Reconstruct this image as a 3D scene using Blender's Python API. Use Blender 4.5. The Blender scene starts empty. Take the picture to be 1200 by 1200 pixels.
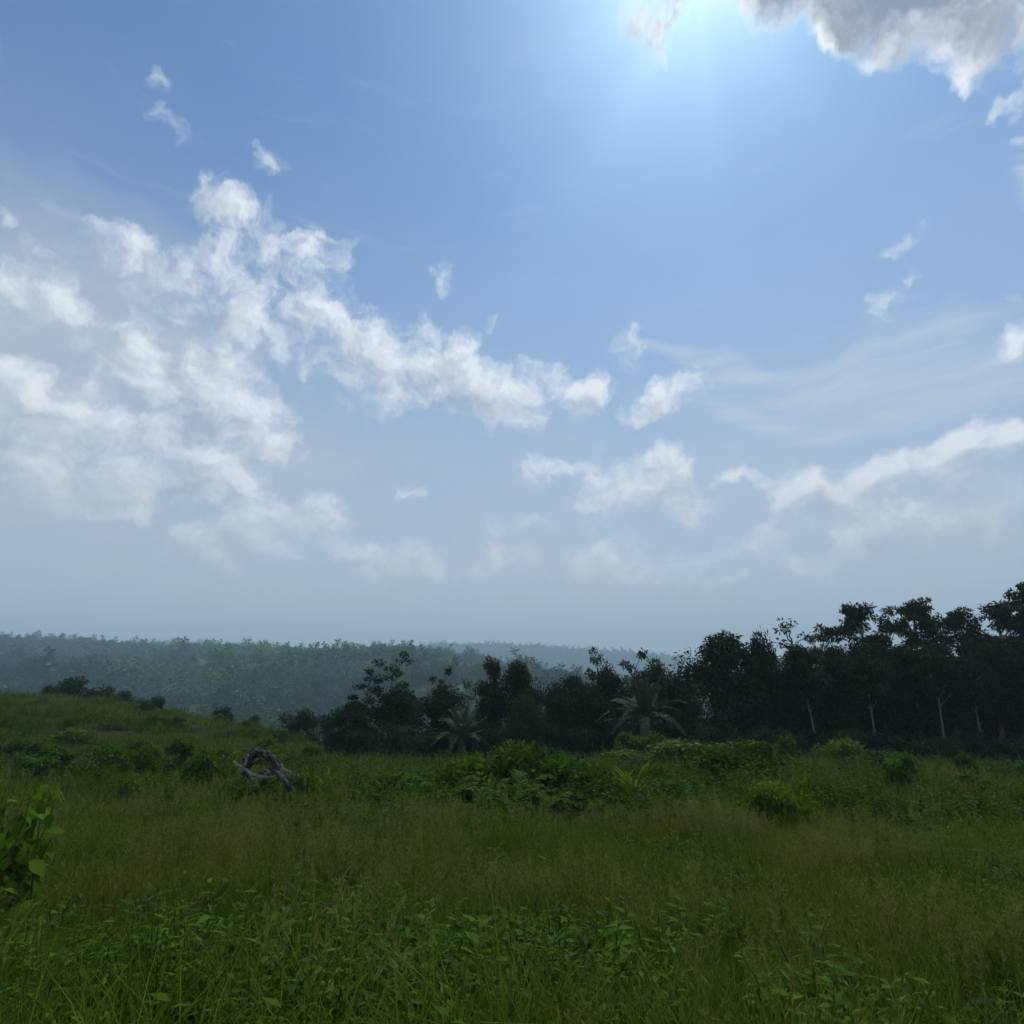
import bpy, math, random
import numpy as np
from mathutils import Vector, Matrix, noise as mnoise

rng = np.random.default_rng(7)
random.seed(7)
scene = bpy.context.scene
COL = scene.collection

# ------------------------------------------------------------------ camera
F_PX, EYE, PITCH = 715.0, 1.6, math.radians(14.9)
cam_data = bpy.data.cameras.new("camera")
cam_data.sensor_width = 36.0
cam_data.lens = 36.0 * F_PX / 1200.0
cam_data.clip_start, cam_data.clip_end = 0.05, 12000.0
cam = bpy.data.objects.new("camera", cam_data)
COL.objects.link(cam)
cam.location = (0, 0, EYE)
cam.rotation_euler = (math.radians(90) + PITCH, 0, 0)
scene.camera = cam

def ray(px, py):
    """World direction through a pixel of the 1200 px photograph."""
    r, u = (px - 600) / F_PX, (600 - py) / F_PX
    c, s = math.cos(PITCH), math.sin(PITCH)
    return Vector((r, c - u * s, s + u * c))

def at(px, py, Y):
    """The point on that ray at Y metres ahead of the camera."""
    d = ray(px, py)
    return Vector((0, 0, EYE)) + d * (Y / d.y)

def azel(px, py):
    d = ray(px, py).normalized()
    return math.atan2(d.x, d.y), math.asin(d.z)

# ------------------------------------------------------------------ light
SUN_DIR = ray(815, -70).normalized()            # behind the cloud just above the frame
SUN_EL = math.asin(SUN_DIR.z)
SUN_AZ = math.atan2(SUN_DIR.x, SUN_DIR.y)       # clockwise from +Y
SKY_STRENGTH, SUN_STRENGTH, EXPOSURE = 0.10, 1.5, 0.20

sun_data = bpy.data.lights.new("sun", "SUN")
sun_data.energy, sun_data.angle, sun_data.color = SUN_STRENGTH, math.radians(12), (1.0, 0.96, 0.90)
sun = bpy.data.objects.new("sun", sun_data)
COL.objects.link(sun)
sun.rotation_euler = SUN_DIR.to_track_quat('Z', 'Y').to_euler()
sun.location = (0, 0, 60)

scene.view_settings.view_transform = 'Standard'
scene.view_settings.look = 'None'
scene.view_settings.gamma = 1.0
scene.view_settings.use_curve_mapping = False
scene.view_settings.exposure = EXPOSURE
scene.render.engine = 'CYCLES'
scene.cycles.use_denoising = True
scene.cycles.max_bounces = 5
scene.cycles.diffuse_bounces = 2
scene.cycles.transmission_bounces = 3
scene.cycles.transparent_max_bounces = 6
scene.cycles.volume_bounces = 1
scene.cycles.use_adaptive_sampling = True
scene.cycles.adaptive_threshold = 0.015
scene.cycles.adaptive_min_samples = 12

# ------------------------------------------------------------------ node helper: arithmetic on sockets
class S:
    def __init__(self, t, sock): self.t, self.s = t, sock
    def _m(self, op, *a, clamp=False):
        n = self.t.nodes.new('ShaderNodeMath'); n.operation = op; n.use_clamp = clamp
        for i, v in enumerate((self,) + a):
            if isinstance(v, S): self.t.links.new(v.s, n.inputs[i])
            else: n.inputs[i].default_value = v
        return S(self.t, n.outputs[0])
    def __add__(a, b): return a._m('ADD', b)
    def __sub__(a, b): return a._m('SUBTRACT', b)
    def __mul__(a, b): return a._m('MULTIPLY', b)
    def __truediv__(a, b): return a._m('DIVIDE', b)
    __radd__ = __add__
    __rmul__ = __mul__
    def __rsub__(a, b): return (a * -1.0) + b
    def f(a, op, *b, clamp=False): return a._m(op, *b, clamp=clamp)
    def step(a, lo, hi, to0=0.0, to1=1.0, kind='SMOOTHSTEP'):
        n = a.t.nodes.new('ShaderNodeMapRange'); n.interpolation_type = kind; n.clamp = True
        a.t.links.new(a.s, n.inputs[0])
        for i, v in enumerate((lo, hi, to0, to1)):
            if isinstance(v, S): a.t.links.new(v.s, n.inputs[i + 1])
            else: n.inputs[i + 1].default_value = v
        return S(a.t, n.outputs[0])

def combine(t, x, y, z=0.0):
    n = t.nodes.new('ShaderNodeCombineXYZ')
    for i, v in enumerate((x, y, z)):
        if isinstance(v, S): t.links.new(v.s, n.inputs[i])
        else: n.inputs[i].default_value = v
    return S(t, n.outputs[0])

def fbm(t, vec, scale, detail=6.0, rough=0.55, lac=2.0, dist=0.0, out=0, dims='3D'):
    n = t.nodes.new('ShaderNodeTexNoise'); n.noise_dimensions = dims
    n.inputs['Scale'].default_value = scale; n.inputs['Detail'].default_value = detail
    n.inputs['Roughness'].default_value = rough; n.inputs['Lacunarity'].default_value = lac
    n.inputs['Distortion'].default_value = dist
    if vec is not None: t.links.new(vec.s, n.inputs['Vector'])
    return S(t, n.outputs[out])

def mixc(t, fac, a, b, mode='MIX'):
    n = t.nodes.new('ShaderNodeMix'); n.data_type = 'RGBA'; n.blend_type = mode
    for i, v in ((0, fac), (6, a), (7, b)):
        if isinstance(v, S): t.links.new(v.s, n.inputs[i])
        elif i == 0: n.inputs[0].default_value = v
        else: n.inputs[i].default_value = (*v, 1.0)
    return S(t, n.outputs[2])

def vmath(t, op, a, b=None):
    n = t.nodes.new('ShaderNodeVectorMath'); n.operation = op
    for i, v in enumerate((a, b)):
        if v is None: continue
        if isinstance(v, S): t.links.new(v.s, n.inputs[i])
        else: n.inputs[i].default_value = v
    return S(t, n.outputs['Value' if op in ('DOT_PRODUCT', 'LENGTH', 'DISTANCE') else 'Vector'])

# ------------------------------------------------------------------ world: Nishita sky with cloud cover
# clouds are fixed to compass directions (azimuth, elevation), so they stay put for any camera
# px, py, half width, half height (photo pixels), tilt in degrees, thickness
CUMULUS = [
 (345,300,62,42,20,1.05),(300,345,80,52,-20,.92),(350,375,75,62,-30,.88),(425,415,95,46,-22,1.1),(505,425,75,42,-8,1.1),(470,470,75,30,0,.8),
 (545,450,55,34,0,1.05),(610,468,62,34,-4,1.1),(688,470,42,24,15,1.05),(778,464,56,20,12,1.0),(215,320,55,32,20,.7),(230,375,80,40,0,.52),
 (118,290,75,26,10,.68),(20,350,90,60,0,.68),(5,245,25,22,0,.6),
 (60,475,140,62,10,1.1),(165,440,110,52,0,.95),(262,470,80,58,-10,1.2),(160,525,185,62,0,1.25),(300,525,62,30,0,1.0),(60,560,150,50,0,1.0),(240,560,100,36,0,1.0),
 (310,592,75,34,5,1.0),(275,632,105,36,15,1.0),(370,640,95,40,0,.72),(460,655,95,34,0,.8),(560,660,90,30,0,.74),(660,665,110,32,0,.78),(780,660,110,30,0,.7),
 (262,240,44,30,-30,.60),(180,90,20,12,-40,.62),(320,187,28,14,20,.7),(190,140,28,18,0,.5),
 (632,556,46,24,0,.92),(700,560,45,36,20,.85),(735,580,90,44,8,1.02),(810,608,80,32,-10,.8),(858,560,30,15,-8,.75),(700,610,110,34,0,.7),
 (940,572,62,30,5,1.0),(1030,560,90,36,16,1.08),(1110,535,90,36,18,1.08),(1165,515,60,24,20,1.0),(1060,610,170,44,12,.85),(1180,590,100,50,0,.8),(900,630,110,32,10,.7),
 (960,-6,95,38,-8,1.2),(1060,8,90,48,-20,1.25),(1150,22,95,60,-15,1.3),(1215,25,75,70,0,1.3),(1130,-85,320,95,-8,1.5),(1178,126,36,15,35,.95),(1198,160,14,16,0,.7),
 (790,-10,70,34,0,.9),(775,62,30,22,0,.62),
 (732,405,20,30,0,.85),(1060,280,26,14,15,.62),(1034,355,30,16,15,.68),(1062,320,13,10,10,.7),(1190,345,18,20,20,.8),(1190,400,40,30,30,.7),(1050,242,12,7,20,.6),
 (485,582,18,8,0,.65),(528,632,14,7,0,.6),(515,330,14,26,0,.45),(568,382,16,14,0,.45),
]
CIRRUS = [(1000,440,170,44,-4,.95),(910,492,115,20,-9,.95),(870,430,80,18,-14,.9),(770,402,60,9,-8,.75),(1090,395,70,40,-30,.7),(1120,450,120,60,0,.8),(980,500,60,14,-25,.7)]

# broad thin veils
VEILS = [(40,420,360,230,0,1.0),(330,560,330,120,0,.8),(1080,500,300,150,0,.75),(700,600,420,90,0,.75)]

world = bpy.data.worlds.new("World"); scene.world = world; world.use_nodes = True
world.cycles.sampling_method = 'NONE'     # the sky is even enough to be met by bounced rays alone
wt = world.node_tree; wt.nodes.clear()

def blob_group(name, blobs, warp_amp):
    """(az, el) -> soft mask of the blobs."""
    g = bpy.data.node_groups.new(name, 'ShaderNodeTree')
    g.interface.new_socket('Vector', in_out='INPUT', socket_type='NodeSocketVector')
    g.interface.new_socket('Mask', in_out='OUTPUT', socket_type='NodeSocketFloat')
    gi, go = g.nodes.new('NodeGroupInput'), g.nodes.new('NodeGroupOutput')
    # ellipses in three orientations; every dozen blobs the coordinates are re-issued, chained on the running total,
    # so that the shader holds few values at a time
    cls = {-1: [], 0: [], 1: []}
    for bl in blobs:
        cls[0 if abs(bl[4]) < 8 else (1 if bl[4] > 0 else -1)].append(bl)
    zero = g.nodes.new('ShaderNodeSeparateXYZ'); g.links.new(gi.outputs[0], zero.inputs[0])
    total = S(g, zero.outputs[2])
    for sgn, lst in cls.items():
        th = math.radians(18) * sgn
        c, s_ = math.cos(th), math.sin(th)
        for i in range(0, len(lst), 10):
            tz = total * 1e-7
            src = vmath(g, 'ADD', S(g, gi.outputs[0]), combine(g, tz, tz, 0.0))
            q0 = combine(g, vmath(g, 'DOT_PRODUCT', src, (c, s_, 0)), vmath(g, 'DOT_PRODUCT', src, (-s_, c, 0)), 0.0)
            for (px, py, rx, ry, tilt, w) in lst[i:i + 10]:
                a, e = azel(px, py)
                a2, e2 = azel(px + 5, py); k = math.hypot(a2 - a, e2 - e) / 5
                ru, rv = rx * k * 1.3, ry * k * 1.3
                n = g.nodes.new('ShaderNodeVectorMath'); n.operation = 'MULTIPLY_ADD'
                g.links.new(q0.s, n.inputs[0])
                n.inputs[1].default_value = (1 / ru, 1 / rv, 0)
                n.inputs[2].default_value = (-(a * c + e * s_) / ru, -(-a * s_ + e * c) / rv, 0)
                q = S(g, n.outputs[0])
                m = vmath(g, 'DOT_PRODUCT', q, q).f('MULTIPLY_ADD', -w, w)
                total = total.f('SMOOTH_MAX', m, 0.2)
    g.links.new(total.s, go.inputs[0])
    return g

def density_group(fine):
    """(az, el, 0) -> cumulus density, 0 at the rim."""
    g = bpy.data.node_groups.new('cumulus_density', 'ShaderNodeTree')
    g.interface.new_socket('Vector', in_out='INPUT', socket_type='NodeSocketVector')
    g.interface.new_socket('Density', in_out='OUTPUT', socket_type='NodeSocketFloat')
    gi, go = g.nodes.new('NodeGroupInput'), g.nodes.new('NodeGroupOutput')
    p = S(g, gi.outputs[0])
    w1 = vmath(g, 'SUBTRACT', fbm(g, p, 12.0, 4.0, 0.6, out=1, dims='2D'), (0.5, 0.5, 0.5))
    pw = vmath(g, 'ADD', p, vmath(g, 'MULTIPLY', w1, (0.095, 0.075, 0)))
    bn = g.nodes.new('ShaderNodeGroup'); bn.node_tree = CUM_PLACES
    g.links.new(pw.s, bn.inputs[0])
    mask = S(g, bn.outputs[0])
    # beyond the photographed part of the sky: the same broken cumulus, left to chance
    sx = g.nodes.new('ShaderNodeSeparateXYZ'); g.links.new(p.s, sx.inputs[0])
    az, el = S(g, sx.outputs[0]), S(g, sx.outputs[1])
    outside = az.f('ABSOLUTE').step(0.72, 0.95).f('MAXIMUM', el.step(0.98, 1.2))
    chance = fbm(g, p, 2.3, 2.0, 0.5, dims='2D').step(0.42, 0.66) * el.step(-0.02, 0.12)
    mask = mask.f('MAXIMUM', outside * chance)
    pa = vmath(g, 'MULTIPLY', pw, (1.0, 1.25, 1.0))
    tex = (fbm(g, pa, 9.0, 10.0 if fine else 4.0, 0.60, dims='2D') - 0.5) * 3.0
    d = mask * 1.22 + tex * mask.step(0.0, 0.35, 0.35, 1.0) - 0.40
    g.links.new(d.s, go.inputs[0])
    return g
CUM_PLACES = blob_group('cumulus_places', CUMULUS, 0)

def build_world():
    t = wt
    out = t.nodes.new('ShaderNodeOutputWorld'); bgn = t.nodes.new('ShaderNodeBackground')
    t.links.new(bgn.outputs[0], out.inputs['Surface'])
    sky = t.nodes.new('ShaderNodeTexSky'); sky.sky_type = 'NISHITA'; sky.sun_disc = False
    sky.sun_elevation = SUN_EL; sky.sun_rotation = SUN_AZ
    sky.altitude = 300; sky.air_density = 1.0; sky.dust_density = 0.15; sky.ozone_density = 1.5
    tc = t.nodes.new('ShaderNodeTexCoord'); dirv = S(t, tc.outputs['Generated'])
    sp = t.nodes.new('ShaderNodeSeparateXYZ'); t.links.new(dirv.s, sp.inputs[0])
    x, y, z = (S(t, sp.outputs[i]) for i in range(3))
    az, el = x.f('ARCTAN2', y), z.f('ARCSINE')
    p = combine(t, az, el, 0.0)
    dgs = density_group(True), density_group(False)
    def dens(v, i):
        dg = dgs[i]
        n = t.nodes.new('ShaderNodeGroup'); n.node_tree = dg; t.links.new(v.s, n.inputs[0]); return S(t, n.outputs[0])
    d0 = dens(p, 0)
    # the light comes from above and behind: a neighbour towards the sun tells lit edge from shaded belly
    ax, ey = SUN_AZ, SUN_EL
    tow = vmath(t, 'NORMALIZE', vmath(t, 'SUBTRACT', (ax, ey, 0), p))
    d1 = dens(vmath(t, 'ADD', p, vmath(t, 'MULTIPLY', tow, (0.028, 0.028, 0))), 1)
    cover = d0.step(-0.10, 1.05)
    thick = d0.step(0.25, 1.0)
    lit = ((d0 - d1) * 0.85 + 0.68 - d0.step(0.35, 1.5) * 0.50).step(0.0, 1.0, kind='LINEAR')
    # angle to the sun -> brighter veil round it
    ca = vmath(t, 'DOT_PRODUCT', dirv, tuple(SUN_DIR))
    ang = ca.f('MINIMUM', 1.0).f('ARCCOSINE')
    rel = vmath(t, 'SUBTRACT', p, (SUN_AZ, SUN_EL, 0)); rs = t.nodes.new('ShaderNodeSeparateXYZ'); t.links.new(rel.s, rs.inputs[0])
    phi = S(t, rs.outputs[0]).f('ARCTAN2', S(t, rs.outputs[1]) * -1.0)
    beams = fbm(t, combine(t, phi, 0.0, 0.0), 1.7, 1.0, 0.5, dims='2D').step(0.3, 0.7, 0.90, 1.10, kind='LINEAR')
    glow = ((ang * -9.0).f('EXPONENT') * 2.1 + (ang * -2.4).f('EXPONENT') * 0.40) * beams
    # base air: Nishita plus pale moisture low down
    k = SKY_STRENGTH
    base = vmath(t, 'MULTIPLY', S(t, sky.outputs[0]), (k * SKY_GAIN[0], k * SKY_GAIN[1], k * SKY_GAIN[2]))
    veil_n = fbm(t, vmath(t, 'MULTIPLY', p, (1.0, 2.2, 1.0)), 3.5, 5.0, 0.55)
    low = el.step(0.0, 0.88, 1.0, 0.0)
    veil = (low * 0.93 + (veil_n - 0.5) * 0.75 * el.step(0.0, 0.7, 1.0, 0.15)).f('MAXIMUM', 0.0).f('MINIMUM', 0.92)
    vg = blob_group('veil_places', VEILS, 0); vn = t.nodes.new('ShaderNodeGroup'); vn.node_tree = vg; t.links.new(p.s, vn.inputs[0])
    veil = veil.f('MAXIMUM', (S(t, vn.outputs[0]) * 0.85 + (veil_n - 0.5) * 1.1).f('MULTIPLY', S(t, vn.outputs[0]).step(0.0, 0.25))).f('MINIMUM', 0.92)
    base = mixc(t, veil, base, VEIL_COL)
    base = vmath(t, 'ADD', base, vmath(t, 'MULTIPLY', combine(t, glow, glow, glow), GLOW_COL))
    # cirrus streaks
    ci = blob_group('cirrus_places', CIRRUS, 0)
    cw = vmath(t, 'SUBTRACT', fbm(t, p, 4.0, 3.0, 0.5, out=1), (0.5, 0.5, 0.5))
    pc = vmath(t, 'ADD', p, vmath(t, 'MULTIPLY', cw, (0.16, 0.09, 0)))
    cn = t.nodes.new('ShaderNodeGroup'); cn.node_tree = ci; t.links.new(pc.s, cn.inputs[0])
    rot = t.nodes.new('ShaderNodeMapping'); rot.inputs['Rotation'].default_value = (0, 0, math.radians(11)); rot.inputs['Scale'].default_value = (2.0, 17.0, 1)
    t.links.new(pc.s, rot.inputs['Vector'])
    cirrus = (S(t, cn.outputs[0]) * 1.0 + (fbm(t, S(t, rot.outputs[0]), 1.6, 8.0, 0.66) - 0.5) * 2.8 - 0.16).step(0.0, 1.1) * 0.66
    base = mixc(t, cirrus, base, CLOUD_THIN)
    # cumulus colour
    ccol = mixc(t, lit, CLOUD_DARK, CLOUD_LIT)
    near = ang.step(0.25, 0.60, 1.0, 0.0)
    core = (d1 * 0.65 + d0 * 0.35).step(0.25, 1.35) * near                                  # deep cloud before the sun turns grey inside, white at its rim
    ccol = mixc(t, near * 0.9, ccol, CLOUD_RIM)
    ccol = mixc(t, core * 0.92, ccol, CLOUD_CORE)
    dim = el.step(0.02, 0.5, 0.40, 0.0)                  # low clouds are far off, in the pale air
    ccol = mixc(t, dim, ccol, VEIL_COL)
    op = cover * el.step(0.0, 0.34, 0.52, 0.92)
    base = mixc(t, op, base, ccol)
    t.links.new(base.s, bgn.inputs['Color']); bgn.inputs['Strength'].default_value = 1.0

SKY_GAIN = (0.62, 0.88, 1.09)
VEIL_COL = (0.450, 0.500, 0.560)
GLOW_COL = (0.30, 0.42, 0.42)
CLOUD_LIT = (0.82, 0.86, 0.90)
CLOUD_RIM = (0.88, 0.91, 0.94)
CLOUD_DARK = (0.36, 0.435, 0.54)
CLOUD_CORE = (0.20, 0.24, 0.32)
CLOUD_THIN = (0.52, 0.60, 0.70)
build_world()

# ------------------------------------------------------------------ mesh helpers
def tag(o, label=None, cat=None, group=None, kind=None):
    for k, v in (('label', label), ('category', cat), ('group', group), ('kind', kind)):
        if v: o[k] = v
    return o

def mesh_np(name, verts, faces, mat, tone=None, smooth=False):
    """One mesh from numpy arrays; faces (n,3) or (n,4); tone: a float per vertex."""
    me = bpy.data.meshes.new(name)
    verts = np.asarray(verts, np.float32); faces = np.asarray(faces, np.int32)
    nf, k = faces.shape
    me.vertices.add(len(verts)); me.vertices.foreach_set('co', verts.ravel())
    me.loops.add(nf * k); me.loops.foreach_set('vertex_index', faces.ravel())
    me.polygons.add(nf); me.polygons.foreach_set('loop_start', np.arange(0, nf * k, k, dtype=np.int32))
    if smooth: me.polygons.foreach_set('use_smooth', np.ones(nf, bool))
    if tone is not None:
        at_ = me.attributes.new('tone', 'FLOAT', 'POINT'); at_.data.foreach_set('value', np.asarray(tone, np.float32))
    me.update(calc_edges=True)
    if mat is not None: me.materials.append(mat)
    return me

def obj(name, me, parent=None, loc=(0, 0, 0)):
    o = bpy.data.objects.new(name, me); COL.objects.link(o)
    o.location = loc
    if parent is not None: o.parent = parent
    return o

def empty(name, loc, rz=0.0, sc=1.0):
    o = bpy.data.objects.new(name, None); COL.objects.link(o)
    o.location = loc; o.rotation_euler = (0, 0, rz); o.scale = (sc, sc, sc) if not hasattr(sc, '__len__') else sc
    o.empty_display_size = 0.2
    return o

def copy_tree(o, parent=None):
    c = o.copy(); COL.objects.link(c); c.parent = parent
    for ch in o.children: copy_tree(ch, c)
    return c

class MB:
    """Collects pieces of one mesh (quads; triangles as degenerate-free quads are avoided)."""
    def __init__(self): self.v, self.f, self.t, self.n = [], [], [], 0
    def add(self, v, f, tone=0.5):
        v = np.asarray(v, float); f = np.asarray(f, int)
        self.v.append(v); self.f.append(f + self.n); self.n += len(v)
        self.t.append(np.full(len(v), tone) if np.isscalar(tone) else np.asarray(tone, float))
    def tube(self, pts, radii, sides=7, tone=0.5):
        pts = np.asarray(pts, float); n = len(pts)
        radii = np.full(n, radii) if np.isscalar(radii) else np.asarray(radii, float)
        tang = np.gradient(pts, axis=0); tang /= np.linalg.norm(tang, axis=1)[:, None] + 1e-9
        ref = np.array([0.31, 0.83, 0.17]); a = np.cross(tang, ref); a /= np.linalg.norm(a, axis=1)[:, None] + 1e-9
        b = np.cross(tang, a)
        th = np.linspace(0, 2 * np.pi, sides, endpoint=False)
        v = pts[:, None] + radii[:, None, None] * (np.cos(th)[None, :, None] * a[:, None] + np.sin(th)[None, :, None] * b[:, None])
        i = np.arange(n - 1)[:, None] * sides; j = np.arange(sides)[None]; j2 = (j + 1) % sides
        f = np.stack([i + j, i + j2, i + sides + j2, i + sides + j], -1).reshape(-1, 4)
        self.add(v.reshape(-1, 3), f, tone)
    def mesh(self, name, mat, smooth=False):
        return mesh_np(name, np.concatenate(self.v), np.concatenate(self.f), mat, np.concatenate(self.t), smooth)

def unit(a): return a / (np.linalg.norm(a, axis=-1, keepdims=True) + 1e-9)

def leaf_quads(pos, axis, normal, length, width, fold=0.12, mid=0.42):
    """Rhombic leaves: base, side, tip, side; slightly folded along the midrib and drooping at the tip."""
    n = len(pos); axis = unit(axis); side = unit(np.cross(axis, normal)); up = np.cross(side, axis)
    L = np.broadcast_to(length, (n,))[:, None]; W = np.broadcast_to(width, (n,))[:, None]
    v = np.stack([pos, pos + axis * L * mid + side * W * .5 + up * W * fold, pos + axis * L - up * L * .10, pos + axis * L * mid - side * W * .5 + up * W * fold], 1)
    f = np.arange(n * 4).reshape(n, 4)
    return v.reshape(-1, 3), f

# ------------------------------------------------------------------ materials
def new_mat(name):
    m = bpy.data.materials.new(name); m.use_nodes = True; t = m.node_tree; t.nodes.clear()
    out = t.nodes.new('ShaderNodeOutputMaterial')
    return m, t, out

def attr(t, name, kind='GEOMETRY', sock='Fac'):
    n = t.nodes.new('ShaderNodeAttribute'); n.attribute_name = name; n.attribute_type = kind
    return S(t, n.outputs[sock])

def world_pos(t): return S(t, t.nodes.new('ShaderNodeNewGeometry').outputs['Position'])
def obj_rand(t): return S(t, t.nodes.new('ShaderNodeObjectInfo').outputs['Random'])

def leaf_mat(name, dark, light, alt=None, alt_scale=0.6, alt_range=(0.45, 0.62), trans=0.22, rough=0.75, spec=0.03):
    """Foliage: leaf tone from the mesh, patches of a second colour over the ground, light coming through the blade."""
    m, t, out = new_mat(name)
    tone = attr(t, 'tone')
    c = mixc(t, (tone + (obj_rand(t) - 0.5) * 0.5).f('ADD', 0.0, clamp=True), dark, light)
    if alt is not None:
        p = world_pos(t)
        k = (fbm(t, p, alt_scale, 3.0, 0.6) + (tone - 0.5) * 0.10).step(*alt_range)
        c = mixc(t, k, c, mixc(t, tone, tuple(v * .62 for v in alt), tuple(min(1, v * 1.25) for v in alt)))
    b = t.nodes.new('ShaderNodeBsdfPrincipled')
    t.links.new(c.s, b.inputs['Base Color']); b.inputs['Roughness'].default_value = rough
    b.inputs['Specular IOR Level'].default_value = spec
    tr = t.nodes.new('ShaderNodeBsdfTranslucent')
    t.links.new(mixc(t, 1.0, c, (1.15, 1.25, 0.55), 'MULTIPLY').s, tr.inputs['Color'])
    mx = t.nodes.new('ShaderNodeMixShader'); mx.inputs[0].default_value = trans
    t.links.new(b.outputs[0], mx.inputs[1]); t.links.new(tr.outputs[0], mx.inputs[2])
    t.links.new(mx.outputs[0], out.inputs['Surface'])
    return m

def bark_mat(name, a, b_, scale=6.0, stretch=0.25):
    m, t, out = new_mat(name)
    tc = t.nodes.new('ShaderNodeTexCoord')
    p = vmath(t, 'MULTIPLY', S(t, tc.outputs['Object']), (1, 1, stretch))
    n1 = fbm(t, p, scale, 8.0, 0.65)
    c = mixc(t, n1.step(0.35, 0.65), a, b_)
    b = t.nodes.new('ShaderNodeBsdfPrincipled'); t.links.new(c.s, b.inputs['Base Color']); b.inputs['Roughness'].default_value = 0.9
    bp = t.nodes.new('ShaderNodeBump'); bp.inputs['Strength'].default_value = 0.7; bp.inputs['Distance'].default_value = 0.03
    t.links.new(fbm(t, p, scale * 3, 6.0, 0.7).s, bp.inputs['Height']); t.links.new(bp.outputs[0], b.inputs['Normal'])
    t.links.new(b.outputs[0], out.inputs['Surface'])
    return m

def ground_mat(name, cols, scale, extra=None):
    m, t, out = new_mat(name)
    p = world_pos(t)
    n1 = fbm(t, p, scale, 8.0, 0.6); n2 = fbm(t, p, scale * 7.3, 6.0, 0.65)
    c = mixc(t, n1.step(0.38, 0.60), cols[0], cols[1])
    c = mixc(t, n2.step(0.45, 0.70) * 0.7, c, cols[2])
    b = t.nodes.new('ShaderNodeBsdfPrincipled'); t.links.new(c.s, b.inputs['Base Color']); b.inputs['Roughness'].default_value = 0.95
    b.inputs['Specular IOR Level'].default_value = 0.1
    t.links.new(b.outputs[0], out.inputs['Surface'])
    return m

M = {}
M['soil'] = ground_mat('meadow_soil', ((0.020, 0.024, 0.009), (0.032, 0.036, 0.012), (0.036, 0.030, 0.015)), 0.6)
M['hill'] = ground_mat('hillside', ((0.075, 0.120, 0.042), (0.125, 0.175, 0.060), (0.060, 0.095, 0.036)), 0.009)
M['grass'] = leaf_mat('meadow_grass', (0.018, 0.044, 0.002), (0.165, 0.235, 0.024), alt=(0.150, 0.162, 0.022), alt_scale=0.42, alt_range=(0.46, 0.70), trans=0.36, rough=0.6)
M['seed'] = leaf_mat('seed_heads', (0.110, 0.116, 0.030), (0.240, 0.240, 0.080), trans=0.3, rough=0.7)
M['weed'] = leaf_mat('weed_leaf', (0.014, 0.048, 0.002), (0.120, 0.215, 0.016), trans=0.34, rough=0.6, spec=0.06)
M['weed_lime'] = leaf_mat('lime_leaf', (0.048, 0.098, 0.007), (0.150, 0.210, 0.020), trans=0.3, rough=0.45)
M['shrub'] = leaf_mat('shrub_leaf', (0.014, 0.042, 0.003), (0.115, 0.185, 0.018), trans=0.28)
M['fern'] = leaf_mat('fern_leaf', (0.022, 0.058, 0.006), (0.130, 0.205, 0.040), trans=0.25)
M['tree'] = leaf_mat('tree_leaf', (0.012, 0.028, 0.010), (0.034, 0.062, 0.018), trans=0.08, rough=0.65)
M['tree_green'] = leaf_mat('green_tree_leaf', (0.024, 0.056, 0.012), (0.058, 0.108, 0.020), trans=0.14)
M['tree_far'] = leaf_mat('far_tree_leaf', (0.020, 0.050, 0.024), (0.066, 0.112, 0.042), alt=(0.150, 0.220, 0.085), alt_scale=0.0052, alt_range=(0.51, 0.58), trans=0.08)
M['palm'] = leaf_mat('palm_leaf', (0.028, 0.052, 0.026), (0.072, 0.112, 0.055), trans=0.12, rough=0.55, spec=0.12)
M['stem'] = leaf_mat('green_stem', (0.045, 0.060, 0.018), (0.085, 0.100, 0.030), trans=0.0)
M['bark'] = bark_mat('tree_bark', (0.055, 0.045, 0.034), (0.110, 0.095, 0.075))
M['bark_pale'] = bark_mat('pale_bark', (0.16, 0.145, 0.12), (0.32, 0.30, 0.26), 4.0)
M['bark_grey'] = bark_mat('grey_bark', (0.085, 0.078, 0.066), (0.19, 0.178, 0.155), 4.0)
M['deadwood'] = bark_mat('dead_wood', (0.026, 0.020, 0.014), (0.110, 0.092, 0.072), 7.0, 0.6)
M['deadwood_pale'] = bark_mat('bleached_wood', (0.16, 0.145, 0.125), (0.34, 0.315, 0.28), 7.0, 0.6)

# ------------------------------------------------------------------ the lie of the land
# ground points read off the photograph: (pixel column, row, metres ahead)
CTRL = []
for px, rows in {
    -500: ((1200, 3.4), (1060, 6.4), (955, 13), (905, 22), (862, 36), (815, 64)),
    0: ((1200, 3.5), (1060, 6.5), (955, 13), (905, 22), (866, 37), (826, 62)),
    180: ((1200, 3.5), (1060, 6.5), (955, 13), (910, 21), (872, 37), (834, 60)),
    330: ((1200, 3.5), (1060, 6.5), (958, 13), (915, 20), (886, 35), (858, 52)),
    450: ((1200, 3.5), (1060, 6.5), (962, 13), (925, 19), (900, 30), (890, 40)),
    600: ((1200, 3.5), (1060, 6.5), (965, 12.5), (930, 18), (898, 27), (894, 33)),
    750: ((1200, 3.5), (1060, 6.5), (968, 12.5), (930, 18), (892, 27), (888, 33)),
    900: ((1200, 3.5), (1060, 6.5), (968, 12.5), (930, 18), (890, 27), (886, 34)),
    1050: ((1200, 3.5), (1060, 6.5), (970, 12.5), (935, 18), (902, 28), (893, 38)),
    1200: ((1200, 3.5), (1060, 6.5), (972, 12.5), (940, 18), (912, 28), (902, 40)),
    1700: ((1200, 3.4), (1060, 6.4), (975, 12), (945, 18), (918, 28), (908, 42)),
}.items():
    for py, Y in rows:
        q = at(px, py, Y); CTRL.append((q.x, q.y, q.z - (0.12 if Y < 5 else 0.35)))
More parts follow.
